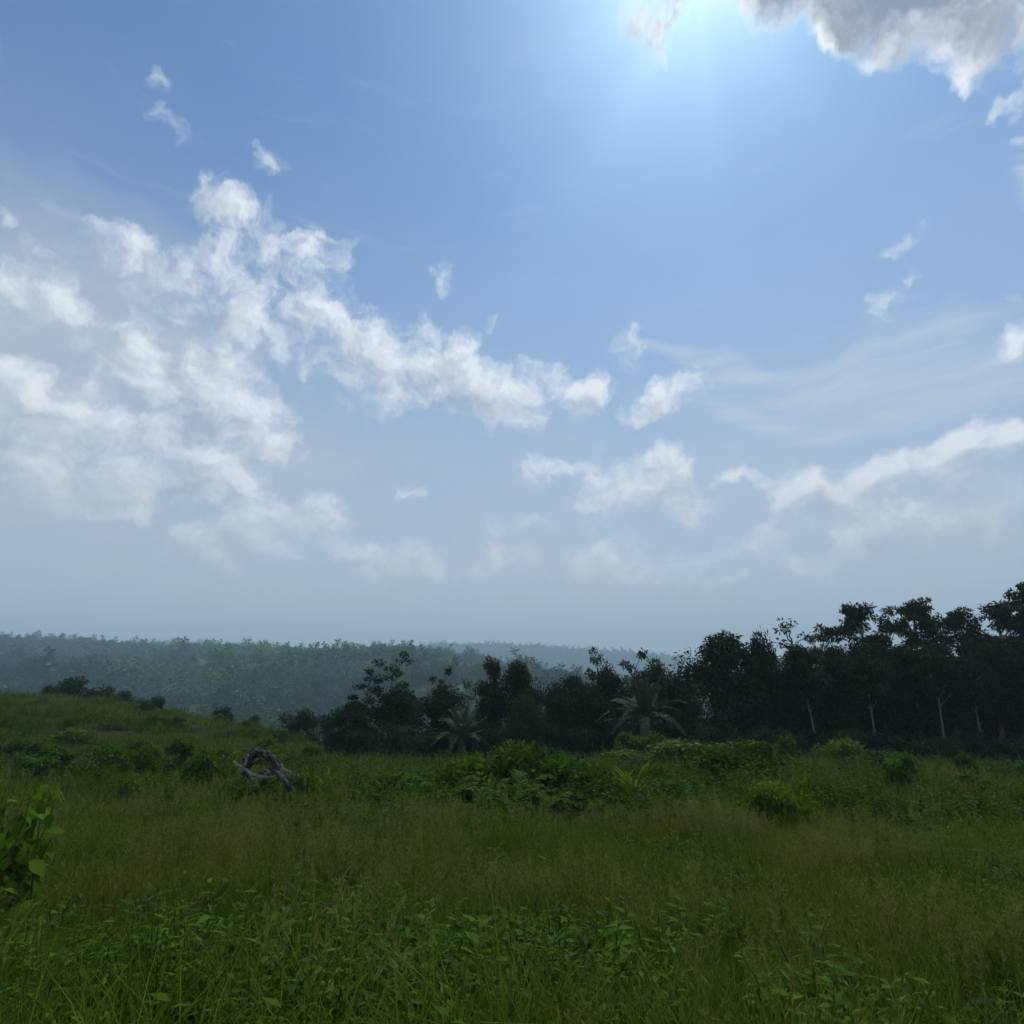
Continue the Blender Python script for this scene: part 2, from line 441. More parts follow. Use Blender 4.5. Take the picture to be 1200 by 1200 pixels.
for px, drop in ((-500, 6), (0, 6), (180, 6), (330, 5)):            # behind the left crest the land falls away
    q = at(px, 830 if px < 300 else 858, 78 if px < 300 else 68); CTRL.append((q.x, q.y, q.z - drop))
for px, Y, z in ((450, 52, -6.5), (600, 46, -6.2), (750, 46, -6.0), (900, 48, -6.0), (1050, 52, -6.2), (1200, 54, -6.4), (1700, 60, -6.5), (450, 80, -12), (700, 80, -12), (950, 80, -12), (1300, 85, -11)):
    q = at(px, 900, Y); CTRL.append((q.x, q.y, z))
for x, y, z in ((0, 0, 0), (-6, 0, 0), (6, 0, 0), (0, -8, 0.2), (-12, -12, .3), (12, -12, .2), (0, -40, 0), (-40, -30, 0), (40, -30, -.5), (-40, 5, -.5), (40, 5, -1.2), (0, -90, -4), (-90, -40, -3), (90, -40, -4)):
    CTRL.append((x, y, z))
CTRL = np.array(CTRL)

def _tps():
    P = CTRL[:, :2] / 30.0; n = len(P)
    r2 = ((P[:, None] - P[None]) ** 2).sum(-1)
    K = 0.5 * r2 * np.log(r2 + 1e-12) + np.eye(n) * 0.004
    A = np.zeros((n + 3, n + 3)); A[:n, :n] = K; A[:n, n] = 1; A[:n, n + 1:] = P; A[n, :n] = 1; A[n + 1:, :n] = P.T
    return P, np.linalg.solve(A, np.concatenate([CTRL[:, 2], np.zeros(3)]))
TP, TW = _tps()

def near_z(x, y):
    q = np.stack([x, y], -1) / 30.0
    r2 = ((q[..., None, :] - TP) ** 2).sum(-1)
    return (0.5 * r2 * np.log(r2 + 1e-12)) @ TW[:-3] + TW[-3] + q @ TW[-2:]

def vnoise(x, y, seed=0):
    """Smooth value noise in numpy."""
    xi, yi = np.floor(x).astype(np.int64), np.floor(y).astype(np.int64)
    fx, fy = x - xi, y - yi
    fx, fy = fx * fx * (3 - 2 * fx), fy * fy * (3 - 2 * fy)
    def h(a, b):
        k = (a * 374761393 + b * 668265263 + seed * 1274126177) & 0xffffffff
        k = ((k ^ (k >> 13)) * 1274126177) & 0xffffffff
        return ((k ^ (k >> 16)) & 0xffff) / 65535.0
    return (h(xi, yi) * (1 - fx) + h(xi + 1, yi) * fx) * (1 - fy) + (h(xi, yi + 1) * (1 - fx) + h(xi + 1, yi + 1) * fx) * fy

def fnoise(x, y, seed=0, oct=4):
    s, a, tot = 0, 1.0, 0
    for o in range(oct):
        s = s + a * vnoise(x * 2 ** o, y * 2 ** o, seed + o); tot += a; a *= .5
    return s / tot

RIDGE1 = [(-900, 735), (-300, 737), (0, 746), (60, 750), (120, 754), (200, 759), (300, 764), (400, 766), (480, 765), (530, 770), (580, 778), (660, 795), (760, 812), (900, 822), (1300, 825), (2200, 800)]
RIDGE2 = [(-900, 770), (0, 772), (150, 757), (230, 753), (300, 757), (380, 765), (460, 763), (490, 758), (540, 755), (600, 756), (680, 762), (740, 766), (800, 771), (900, 776), (1100, 776), (2200, 765)]
def _tab(rows):
    """Column -> (tangent of azimuth, rise per metre of Y) table."""
    out = []
    for px, py in rows:
        d = ray(px, py); out.append((d.x / d.y, d.z / d.y))
    return np.array(out).T
R1, R2 = _tab(RIDGE1), _tab(RIDGE2)
D1, D2 = 950.0, 2500.0

def land_z(x, y):
    x, y = np.asarray(x, float), np.asarray(y, float)
    r = np.hypot(x, y)
    k = np.clip(110.0 / np.maximum(r, 1e-6), 0, 1)
    zn = near_z(x * k, y * k)
    bump = (fnoise(x * .45, y * .45, 3) - .5) * 0.28 * np.clip((r - 2) / 6, 0, 1)
    # away from the hilltop: into the valley, up the far hillside, another valley, the distant ridge
    front = np.clip(y / (r + 1e-6) * 2.2 + .6, 0, 1)                         # the high ridges stand ahead; gentler land behind
    ty = np.maximum(y, r * 0.35); t = np.where(y > 0, x / np.maximum(ty, 1e-6), np.sign(x) * 2.5)
    c1 = np.interp(t, R1[0], R1[1]) * D1 + EYE - 9.0
    c2 = np.interp(t, R2[0], R2[1]) * D2 + EYE - 10.0
    d = ty
    valley = -34.0
    spur = (1 - np.abs(2 * fnoise(x / 170 + 5, y / 330, 11, 4) - 1)) * 52 - 30
    fine = (fnoise(x / 60, y / 60, 21, 4) - .5) * 9
    up = np.clip((d - 330) / (D1 - 330), 0, 1)
    z1 = valley + (c1 - valley) * (up ** 0.85) + (spur + fine) * np.clip(up * 4, 0, 1) * (1 - up ** 3) * np.clip(front, .3, 1)
    past = np.clip((d - D1) / 700, 0, 1)
    z2 = c1 + (np.minimum(c1, c2) - 80 - c1) * (past * past * (3 - 2 * past))
    up2 = np.clip((d - D1 - 600) / (D2 - D1 - 600), 0, 1)
    z3 = np.minimum(c1, c2) - 80 + (c2 - np.minimum(c1, c2) + 80) * up2 ** 1.2 + (fnoise(x / 120, y / 120, 31, 4) - .5) * 10 * (1 - up2)
    zf = np.where(d < D1, z1, np.where(d < D1 + 600, z2, z3))
    zf = np.where(d > D2, c2 - (d - D2) * 0.05, zf)
    zf = zf * front + (1 - front) * (-30 + (fnoise(x / 400, y / 400, 41) - .3) * 60)
    w = np.clip((r - 75) / (330 - 75), 0, 1); w = w * w * (3 - 2 * w)
    return (zn + bump) * (1 - w) + zf * w

def gz(x, y): return float(land_z(np.array([x]), np.array([y]))[0])

def polar_sheet(name, radii, mat, centre=False):
    az = np.radians(np.concatenate([np.linspace(-62, 62, 311), np.linspace(64, 296, 100)]))
    R, A = np.meshgrid(radii, az, indexing='ij')
    X, Y = R * np.sin(A), R * np.cos(A); Z = land_z(X, Y)
    n = len(az); v = np.stack([X, Y, Z], -1).reshape(-1, 3)
    i = np.arange(len(radii) - 1)[:, None] * n; j = np.arange(n)[None]; j2 = (j + 1) % n
    f = np.stack([i + j, i + n + j, i + n + j2, i + j2], -1).reshape(-1, 4)
    return mesh_np(name, v, f, mat, smooth=True)

g_r = np.concatenate([[0.02], np.geomspace(0.6, 130, 190)])
h_r = np.geomspace(130, 1550, 230); d_r = np.geomspace(1550, 3000, 90)
tag(obj('ground', polar_sheet('ground', g_r, M['soil'])), 'grassy hilltop meadow soil under the tall grass', 'ground', kind='structure')
tag(obj('hills', polar_sheet('hills', h_r, M['hill'])), 'forested hillside across the valley, blue with haze', 'hill', kind='structure')
tag(obj('distant_ridge', polar_sheet('distant_ridge', d_r, M['hill'])), 'pale blue ridge on the horizon behind the nearer hill', 'hill', kind='structure')

# ------------------------------------------------------------------ trees
def clump_leaves(r, centre, rad, n, flat=1.0, llen=.28, lwid=.14, droop=.25):
    """Leaves spread through one ball (or flat plate) of a crown."""
    d = unit(r.normal(size=(n, 3))); k = r.random(n) ** (1 / 2.0)
    pos = centre + d * (rad * k)[:, None] * np.array((1, 1, flat))
    axis = unit(d * (1, 1, .5) + r.normal(size=(n, 3)) * .55 + (0, 0, -droop))
    nrm = unit(np.stack([np.zeros(n), np.zeros(n), np.ones(n)], 1) + r.normal(size=(n, 3)) * .55)
    s = r.uniform(.65, 1.3, n)
    v, f = leaf_quads(pos, axis, nrm, llen * s, lwid * s)
    tone = np.clip(r.normal(.45, .2) + r.normal(0, .22, n), 0, 1)
    return v, f, np.repeat(tone, 4)

def limb_path(r, a, b, n=6, wob=.06, sag=.0):
    a, b = np.asarray(a, float), np.asarray(b, float); L = np.linalg.norm(b - a)
    t = np.linspace(0, 1, n)[:, None]
    p = a + (b - a) * t + r.normal(size=(n, 3)) * wob * L * np.sin(t * np.pi)
    p[:, 2] += sag * L * np.sin(t[:, 0] * np.pi)
    return p

def tree_proto(kind, seed, H, W, leaf='tree', bark='bark', llen=.33, dens=1.0):
    r = np.random.default_rng(seed)
    tr, cr = MB(), MB()
    r0 = H * (.016 if kind != 'slim' else .008) + .04
    lean = r.normal(size=2) * H * .03
    n = 9; t = np.linspace(0, 1, n)
    top = {'round': .80, 'layered': .97, 'open': .86, 'forest': .90, 'bush': .45, 'pointed': .95, 'slim': .92}[kind]
    tp = np.stack([lean[0] * t + r.normal(0, .012 * H, n) * t * (1 - t) * 3, lean[1] * t + r.normal(0, .012 * H, n) * t * (1 - t) * 3, t * H * top], 1)
    if kind == 'slim': tp[:, :2] = lean * (t[:, None] ** 1.1) + np.stack([np.sin(t * 4 + seed), np.cos(t * 3.1 + seed)], 1) * .05
    tp[0, 2] = -.5
    if kind != 'bush':
        tr.tube(tp, r0 * (1.15 - .92 * t), 8)
    def on_trunk(z):
        return np.array([np.interp(z, tp[:, 2], tp[:, k]) for k in range(3)])
    clumps = []                                                           # centre, radius, flatness, leaves
    if kind in ('round', 'forest', 'pointed', 'slim'):
        z0, z1 = {'round': (.10, 1.0), 'forest': (.40, 1.0), 'pointed': (.12, 1.0), 'slim': (.60, 1.0)}[kind]
        N = {'round': 74, 'forest': 46, 'pointed': 60, 'slim': 26}[kind]
        for i in range(N):
            u = r.random(); z = z0 + (z1 - z0) * u
            prof = {'round': math.sin(math.pi * min(1, (u * .86 + .13))) ** .6, 'forest': math.sin(math.pi * (u * .8 + .15)) ** .8, 'pointed': (1 - u) ** .6 * .9 + .12, 'slim': math.sin(math.pi * (u * .7 + .2))}[kind]
            a = r.uniform(0, 2 * math.pi); rr = W * .5 * prof * r.uniform(.2, 1.0)
            c = on_trunk(z * H * .9) * (1, 1, 0) + (math.cos(a) * rr, math.sin(a) * rr, z * H * .93)
            clumps.append((c, W * r.uniform(.10, .20), r.uniform(.6, .9), int(r.uniform(170, 280) * dens)))
            if i % 3 == 0:
                tr.tube(limb_path(r, on_trunk(max(.12 * H, c[2] - rr * .8 - .05 * H)), c, 6), np.linspace(r0 * .4, r0 * .08, 6), 5)
    elif kind == 'layered':
        for i in range(19):
            u = (i + r.random()) / 19; z = H * (.56 + .42 * u); a = i * 2.4 + r.normal(0, .5)
            R = W * .5 * (math.sin(math.pi * (.22 + .70 * u)) ** .8); rr = R * r.uniform(.45, 1.1)
            tip = on_trunk(z) * (1, 1, 0) + (math.cos(a) * rr, math.sin(a) * rr, z + rr * r.uniform(-.05, .30))
            root = on_trunk(max(.45 * H, z - rr * .45 - .02 * H))
            tr.tube(limb_path(r, root, tip, 7, .05), np.linspace(r0 * .40, r0 * .07, 7), 5)
            for m in range(int(r.integers(3, 6))):
                q = root + (tip - root) * r.uniform(.5, 1.08) + r.normal(size=3) * (rr * .20, rr * .20, .22) + (0, 0, .25)
                clumps.append((q, W * r.uniform(.08, .15), r.uniform(.22, .38), int(r.uniform(85, 160) * dens)))
    elif kind == 'open':
        for i in range(13):
            u = (i + r.random()) / 13; z = H * (.48 + .52 * u); a = i * 2.4 + r.normal(0, .4); rr = W * .5 * r.uniform(.45, 1.0) * (1 - .45 * u)
            tip = on_trunk(z * .86) * (1, 1, 0) + (math.cos(a) * rr, math.sin(a) * rr, z)
            tr.tube(limb_path(r, on_trunk(max(.3 * H, z - rr * 1.1)), tip, 7, .07), np.linspace(r0 * .36, r0 * .06, 7), 5)
            clumps.append((tip, W * r.uniform(.09, .16), .45, int(85 * dens)))
            if r.random() < .6:
                clumps.append((tip + r.normal(size=3) * (W * .10, W * .10, W * .05), W * r.uniform(.06, .11), .45, int(50 * dens)))
    else:                                                                  # bush: several stems from the ground
        for i in range(26):
            a = r.uniform(0, 6.28); u = r.random() ** .7; rr = W * .5 * math.sqrt(max(0, 1 - (u * .92) ** 2)) * r.uniform(.3, 1)
            c = np.array((math.cos(a) * rr, math.sin(a) * rr, .08 * H + u * H * .84))
            clumps.append((c, W * r.uniform(.11, .18), .7, int(120 * dens)))
            if i % 4 == 0: tr.tube(limb_path(r, (r.normal() * .1, r.normal() * .1, -.3), c, 6, .08), np.linspace(r0 * .9, r0 * .2, 6), 5)
    for c, rad, flat, k in clumps:
        cr.add(*clump_leaves(r, np.asarray(c), rad, max(k, 20), flat, llen, llen * .5))
    return tr.mesh('trunk', M[bark], True), cr.mesh('crown', M[leaf])

PROTO = {}
def proto(key, *a, **k):
    PROTO[key] = (a[2], a[3]) + tree_proto(*a, **k)                         # height, width, trunk, crown
proto('round1', 'round', 11, 10.0, 8.0); proto('round2', 'round', 12, 10.0, 7.0); proto('round3', 'round', 13, 9.0, 8.0, leaf='tree_green')
proto('pointed1', 'pointed', 21, 11.0, 5.5); proto('pointed2', 'pointed', 22, 10.0, 5.0)
proto('layer1', 'layered', 31, 14.0, 7.0, bark='bark_pale'); proto('layer2', 'layered', 32, 14.0, 6.5); proto('layer3', 'layered', 33, 14.0, 8.0, bark='bark_pale')
proto('open1', 'open', 41, 9.0, 4.6, llen=.26); proto('open2', 'open', 42, 9.0, 4.0, llen=.26); proto('open3', 'open', 43, 12.0, 5.0, bark='bark_pale', dens=.35)
proto('forest1', 'forest', 51, 13.0, 5.5); proto('forest2', 'forest', 52, 13.0, 6.0); proto('forest3', 'forest', 53, 12.0, 5.0)
proto('slim1', 'slim', 54, 12.0, 4.5, bark='bark_grey'); proto('slim2', 'slim', 55, 12.0, 4.0, bark='bark_grey')
proto('bush1', 'bush', 61, 3.0, 4.0, llen=.2); proto('bush2', 'bush', 62, 3.0, 3.4, llen=.2); proto('bush3', 'bush', 63, 3.0, 3.8, leaf='tree_green', llen=.2)

def tree(key, px, top, Y, wpx=None, name='forest_tree', label='', cat='tree', group=None, rz=None, sink=0.0):
    """A tree whose top shows at (px, top), standing on the land Y metres ahead; wpx sets its crown width."""
    H0, W0, tm, cm = PROTO[key]
    q = at(px, top, Y); g = gz(q.x, Y) - sink
    sz = (q.z - g) / H0
    sx = sz if wpx is None else wpx * math.hypot(1, 0) * Y / (F_PX * 1.03) / W0
    e = empty(name, (q.x, Y, g), random.uniform(0, 6.28) if rz is None else rz, (sx, sx, sz))
    obj('trunk', tm, e); c = obj('crown', cm, e); c['kind'] = 'stuff'
    return tag(e, label, cat, group)

# the middle group of trees, left of the gap
tree('open1', 460, 771, 47, 62, 'open_branched_tree', 'tall open tree with separate leaf tufts above the dark middle thicket')
tree('open2', 430, 787, 46, 50, 'open_branched_tree', 'shorter open-crowned tree leaning beside the tall tufted tree')
tree('round2', 412, 822, 44, 62, 'round_tree', 'low round dark tree at the left end of the middle thicket')
tree('round1', 470, 806, 45, 92, 'round_tree', 'broad dark tree under the two open tufted trees')
tree('round2', 520, 803, 44, 76, 'round_tree', 'dense dark tree beside the small palm in the middle thicket')
tree('open2', 515, 786, 48, 34, 'open_branched_tree', 'small tufted treetop poking out above the dense middle thicket')
tree('open3', 552, 796, 52, 40, 'slender_tree', 'slender thin tree standing alone in the gap with the hill behind', rz=1.0)
tree('pointed1', 577, 763, 47, 46, 'pointed_tree', 'vine-hung dark tree with a pointed top beside the gap')
tree('round1', 608, 772, 47, 70, 'round_tree', 'big dark round-topped tree joined to the pointed vine-hung tree')
tree('round3', 612, 816, 42, 56, 'round_tree', 'brighter green bushy tree in front of the dark round-topped tree')
tree('forest2', 665, 788, 48, 62, 'round_tree', 'dark tree with a sloping crown left behind the big palm')
tree('round2', 652, 800, 46, 56, 'round_tree', 'small dark tree between green bushy tree and big palm')
tree('open1', 705, 768, 52, 52, 'open_branched_tree', 'tree with feathery top right behind the left fronds of the palm')
tree('open2', 742, 766, 54, 48, 'open_branched_tree', 'tree with spiky twiggy top directly behind the big palm')
tree('forest1', 718, 780, 50, 60, 'forest_tree', 'dark slim-trunked tree rising behind the big palm crown')
tree('round2', 770, 772, 50, 56, 'round_tree', 'dark tree right behind the palm, next to the huge round tree')
tree('round2', 690, 800, 47, 60, 'round_tree', 'low dark tree behind the left side of the big palm')
tree('round1', 790, 790, 47, 60, 'round_tree', 'dark tree filling the space under the huge round tree, palm side')
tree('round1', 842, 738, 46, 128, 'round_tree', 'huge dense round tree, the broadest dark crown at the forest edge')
tree('round2', 886, 741, 47, 60, 'round_tree', 'rounded tree adjoining the huge round tree on the forest side')

# the forest wall on the right
L_LAY = 'tree rising above the forest with tiered flat sprays of leaves'
tree('layer1', 1004, 709, 52, 78, 'tiered_tree', 'tallest tiered tree with layered flat leaf sprays and pale trunk over the forest')
tree('layer2', 1066, 708, 52, 62, 'tiered_tree', 'narrow tiered tree with thin twigs at its tip over the forest')
tree('layer3', 1113, 719, 54, 76, 'tiered_tree', 'flat umbrella-topped tiered tree over the forest')
tree('layer1', 1166, 707, 51, 74, 'tiered_tree', 'tiered tree with upswept leaf sprays near the forest end')
tree('layer2', 1207, 688, 48, 64, 'tiered_tree', 'highest tiered tree at the end of the forest, partly cut off')
tree('open3', 928, 727, 55, 74, 'twiggy_tree', 'half-bare twiggy treetop behind the forest next to the round tree')
tree('open1', 962, 742, 55, 58, 'open_branched_tree', 'small tufted treetop between the twiggy tree and tallest tiered tree')
tree('open2', 1035, 735, 56, 52, 'open_branched_tree', 'small tufted treetop between the two tiered trees')
k = 0
FG = 'dark trees making up the forest wall'
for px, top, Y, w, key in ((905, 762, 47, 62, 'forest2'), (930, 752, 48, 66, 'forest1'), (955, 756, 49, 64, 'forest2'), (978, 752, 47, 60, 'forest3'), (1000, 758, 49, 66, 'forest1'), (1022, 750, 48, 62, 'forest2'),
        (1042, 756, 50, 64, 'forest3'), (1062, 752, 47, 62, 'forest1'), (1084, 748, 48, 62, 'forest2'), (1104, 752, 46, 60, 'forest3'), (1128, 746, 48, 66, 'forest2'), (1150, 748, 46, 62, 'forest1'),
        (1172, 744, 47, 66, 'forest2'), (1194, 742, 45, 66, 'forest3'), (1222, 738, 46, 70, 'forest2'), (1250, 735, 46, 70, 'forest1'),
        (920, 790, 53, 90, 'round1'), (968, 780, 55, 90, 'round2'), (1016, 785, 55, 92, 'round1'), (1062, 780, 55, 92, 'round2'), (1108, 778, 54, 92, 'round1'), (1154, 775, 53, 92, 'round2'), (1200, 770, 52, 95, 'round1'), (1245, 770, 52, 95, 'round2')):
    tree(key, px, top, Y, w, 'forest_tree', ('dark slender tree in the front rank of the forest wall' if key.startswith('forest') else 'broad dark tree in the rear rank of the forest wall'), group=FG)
for px, top, Y, w, key in ((890, 852, 42, 60, 'bush1'), (925, 856, 43, 64, 'bush2'), (960, 858, 43, 62, 'bush1'), (995, 852, 44, 64, 'bush3'), (1030, 860, 44, 66, 'bush1'), (1068, 857, 44, 66, 'bush2'), (1104, 862, 43, 62, 'bush3'),
        (1140, 858, 43, 68, 'bush1'), (1178, 862, 42, 66, 'bush2'), (1215, 858, 42, 70, 'bush1'), (860, 850, 41, 58, 'bush2'), (825, 848, 41, 58, 'bush1'), (650, 850, 41, 52, 'bush1'), (682, 848, 41, 50, 'bush2'), (575, 850, 40, 50, 'bush1'), (470, 850, 40, 60, 'bush1'), (505, 855, 40, 52, 'bush2'), (430, 852, 41, 50, 'bush2'), (722, 846, 45, 54, 'bush1'), (752, 842, 46, 58, 'bush2'), (785, 846, 45, 54, 'bush1'), (610, 850, 45, 50, 'bush2'), (545, 848, 44, 46, 'bush1')):
    tree(key, px, top, Y, w, 'understory_bush', 'dark leafy bush at the foot of the forest trees', cat='bush', group='dark bushes at the foot of the trees')

for px, top, Y, w, key, lab in ((1012, 758, 44.5, 46, 'slim1', 'slim straight pale-trunked tree below the tallest tiered tree'), (1086, 756, 44, 44, 'slim2', 'slim tree with the brightest pale trunk against the dark forest'), (1128, 760, 44.5, 46, 'slim1', 'slim pale-trunked tree under the umbrella-topped tree'),
        (947, 765, 45, 42, 'slim2', 'short slim pale-trunked tree beside the round tree and forest'), (682, 800, 44, 40, 'slim2', 'thin pale-trunked tree left of the big palm')):
    tree(key, px, top, Y, w, 'slim_tree', lab)

# far bushes along the left crest
for px, top, Y, w, key, lab in ((88, 794, 66, 58, 'bush1', 'widest dark bush on the left grassy crest'), (120, 802, 66, 40, 'bush2', 'dark bush right beside the widest bush on the crest'), (62, 802, 65, 34, 'bush3', 'small bush at the outer end of the crest bushes'),
        (146, 810, 65, 36, 'bush1', 'low middle bush in the row along the crest'), (184, 813, 64, 26, 'bush2', 'rounded small tree ending the row of crest bushes'), (168, 818, 64, 26, 'bush3', 'lowest bush of the crest row before the rounded one'),
        (264, 826, 60, 32, 'bush2', 'lone dark little tree where the crest slopes down'), (299, 839, 58, 26, 'bush1', 'tiny bush between lone little tree and crest-end trees'), (350, 828, 56, 46, 'bush2', 'spreading small tree at the low end of the crest'), (380, 838, 54, 44, 'bush1', 'dark bush joining the low end of the crest to the thicket')):
    tree(key, px, top, Y, w, 'crest_bush', lab, cat='bush', sink=.2)

# ------------------------------------------------------------------ oil palms
def frond_mesh(seed, L, mat='palm', pairs=34, leaflet=.6, arch=.55, lw=.05):
    """A feather frond along +X, rising then arching over."""
    r = np.random.default_rng(seed); m = MB()
    s = np.linspace(0, 1, 14)
    rach = np.stack([L * (s - .12 * s ** 3), np.zeros(14), L * (.42 * s - arch * 1.25 * s ** 2.3)], 1)
    m.tube(rach, np.linspace(.035, .006, 14) * L / 3.5, 5, .8)
    pos, ax, nm, ln = [], [], [], []
    for i in range(pairs):
        u = .10 + .9 * i / (pairs - 1)
        p = np.array([np.interp(u, s, rach[:, k]) for k in range(3)]); q = np.array([np.interp(min(1, u + .03), s, rach[:, k]) for k in range(3)])
        tg = unit(q - p + (1e-4, 0, 0)); up = np.cross(tg, (0, 1, 0)) * -1
        if up[2] < 0: up = -up
        for sd in (-1, 1):
            a = unit(tg * .75 + np.array((0, sd, 0)) * .8 + up * r.uniform(.05, .4) + r.normal(size=3) * .08 - np.array((0, 0, .15)))
            pos.append(p); ax.append(a); nm.append(unit(up + r.normal(size=3) * .3)); ln.append(leaflet * L / 3.5 * (math.sin(math.pi * (.12 + .82 * u)) * .9 + .12) * r.uniform(.85, 1.15))
    ln = np.array(ln)
    v, f = leaf_quads(np.array(pos), np.array(ax), np.array(nm), ln, lw * L / 3.5 * 1.6, .25, .35)
    m.add(v, f, np.repeat(np.clip(r.normal(.5, .2, len(ln)), 0, 1), 4))
    return m.mesh('frond', M[mat])

FROND = [frond_mesh(s, 3.6, arch=a) for s, a in ((1, .22), (2, .36), (3, .55), (4, .12))]
def palm(px, row, Y, label, sc=1.0, nf=28):
    q = at(px, row, Y); g = gz(q.x, Y)
    e = empty('oil_palm', (q.x, Y, g), random.uniform(0, 6))
    h = max(.6, q.z - g); m = MB(); z = np.linspace(-.4, h, 10)
    m.tube(np.stack([0 * z, 0 * z, z], 1), (.40 * sc + .07 * np.sin(np.arange(10) * 2.3)), 10)
    obj('trunk', m.mesh('trunk', M['bark'], True), e)
    for i in range(nf):
        tier = i / nf
        f = obj('frond', FROND[min(3, int((1 - tier) * 3.2)) if i % 5 else 3], e, (0, 0, h))
        f.rotation_euler = (random.uniform(-.25, .25), math.radians(16 - 88 * tier + random.uniform(-9, 9)), i * 2.399)
        s = sc * random.uniform(.85, 1.1); f.scale = (s, s, s)
    return tag(e, label, 'palm', 'oil palms in front of the trees')
palm(755, 842, 41, 'big oil palm spreading its fronds before the dark trees', .84, 34)
palm(541, 866, 40, 'smaller dark oil palm at the foot of the middle thicket', .62, 24)

# ------------------------------------------------------------------ scattering (only for what nobody could count)
def scatter(name, sources, pts, rot, scl, idx, label, cat):
    """ONE object: meshes instanced on its points by geometry nodes."""
    me = bpy.data.meshes.new(name); me.vertices.add(len(pts)); me.vertices.foreach_set('co', np.asarray(pts, np.float32).ravel())
    for nm, ty, key, data in (('rot', 'FLOAT_VECTOR', 'vector', rot), ('scl', 'FLOAT', 'value', scl), ('idx', 'INT', 'value', idx)):
        a = me.attributes.new(nm, ty, 'POINT'); a.data.foreach_set(key, np.asarray(data, np.int32 if ty == 'INT' else np.float32).ravel())
    o = obj(name, me)
    ng = bpy.data.node_groups.new(name + '_scatter', 'GeometryNodeTree'); ng.is_modifier = True
    ng.interface.new_socket('Geometry', in_out='INPUT', socket_type='NodeSocketGeometry')
    ng.interface.new_socket('Geometry', in_out='OUTPUT', socket_type='NodeSocketGeometry')
    N, K = ng.nodes, ng.links
    gi, go = N.new('NodeGroupInput'), N.new('NodeGroupOutput')
    iop = N.new('GeometryNodeInstanceOnPoints'); jn = N.new('GeometryNodeJoinGeometry')
    K.new(gi.outputs[0], iop.inputs['Points'])
    for m in reversed(sources):
        so = bpy.data.objects.new(m.name, m)
        oi = N.new('GeometryNodeObjectInfo'); oi.inputs['Object'].default_value = so
        g2 = N.new('GeometryNodeGeometryToInstance'); K.new(oi.outputs['Geometry'], g2.inputs[0]); K.new(g2.outputs[0], jn.inputs[0])
    K.new(jn.outputs[0], iop.inputs['Instance']); iop.inputs['Pick Instance'].default_value = True
    for nm, ty, sock in (('rot', 'FLOAT_VECTOR', 'Rotation'), ('scl', 'FLOAT', 'Scale'), ('idx', 'INT', 'Instance Index')):
        na = N.new('GeometryNodeInputNamedAttribute'); na.data_type = ty; na.inputs['Name'].default_value = nm
        K.new(na.outputs['Attribute'], iop.inputs[sock])
    K.new(iop.outputs[0], go.inputs[0])
    md = o.modifiers.new('scatter', 'NODES'); md.node_group = ng
    return tag(o, label, cat, kind='stuff')

def blades(r, n, spread, h0, h1, w, lean=.35, curl=.5, seg=3, tone=(.2, .9)):
    """n grass blades as tapering bent strips."""
    a = r.uniform(0, 6.28, n); rad = spread * np.sqrt(r.random(n))
    base = np.stack([np.cos(a) * rad, np.sin(a) * rad, np.full(n, -.03)], 1)
    da = r.uniform(0, 6.28, n); dirv = np.stack([np.cos(da), np.sin(da), 0 * da], 1)
    side = np.stack([-np.sin(da + r.normal(0, .9, n)), np.cos(da), 0 * da], 1); side = unit(side)
    h = r.uniform(h0, h1, n); ln = np.abs(r.normal(lean, .2, n)); cu = r.uniform(.1, 1, n) * curl
    rows = []
    for s in np.linspace(0, 1, seg + 1):
        c = base + dirv * (h * (ln * s + cu * s ** 2.4))[:, None] + np.array((0, 0, 1.0)) * (h * (s - .42 * cu * s ** 2.6))[:, None]
        ww = (w * (1 - s ** 1.6 * .93))
        rows.append(c + side * ww * .5); rows.append(c - side * ww * .5)
    v = np.stack(rows, 1); k = 2 * (seg + 1)
    f = np.concatenate([np.stack([np.arange(n) * k + 2 * i, np.arange(n) * k + 2 * i + 1, np.arange(n) * k + 2 * i + 3, np.arange(n) * k + 2 * i + 2], 1) for i in range(seg)])
    t = np.repeat(tone[0] * .5 + (tone[1] - tone[0] * .5 + .1) * r.random(n) ** 1.7, k)
    return v.reshape(-1, 3), f, t

def tuft(seed, n, spread, h0, h1, w, **k):
    m = MB(); m.add(*blades(np.random.default_rng(seed), n, spread, h0, h1, w, **k)); return m.mesh('grass_tuft', M['grass'])

def seed_tuft(seed, n, spread, h0, h1, w, stalk=.003):
    """Thin stalks ending in loose brown panicles."""
    r = np.random.default_rng(seed); m = MB()
    for i in range(n):
        a, rd = r.uniform(0, 6.28), spread * math.sqrt(r.random()); h = r.uniform(h0, h1); d = r.normal(size=2) * .16 * h
        b = np.array((math.cos(a) * rd, math.sin(a) * rd, -.02)); tip = b + (d[0], d[1], h)
        midp = b * .5 + tip * .5 - np.array((d[0], d[1], 0)) * .15
        sd = unit(np.array((-d[1], d[0], 0.0)) + r.normal(size=3) * .3) * stalk * .5
        m.add([b + sd, b - sd, midp - sd, midp + sd, tip + sd * .5, tip - sd * .5], [(0, 1, 2, 3), (3, 2, 5, 4)], .35)
        k = 13
        u = r.uniform(.66, 1, k); p = b + (tip - b) * u[:, None]
        ax = unit(r.normal(size=(k, 3)) * (1, 1, .3) + (d[0] * 3, d[1] * 3, 1.1))
        v, f = leaf_quads(p, ax, unit(r.normal(size=(k, 3))), h * .13 * (1.2 - u + .25), w, .1, .6); m.add(v, f, np.repeat(r.uniform(.2, 1, k), 4))
    return m.mesh('seed_grass_tuft', M['seed'])

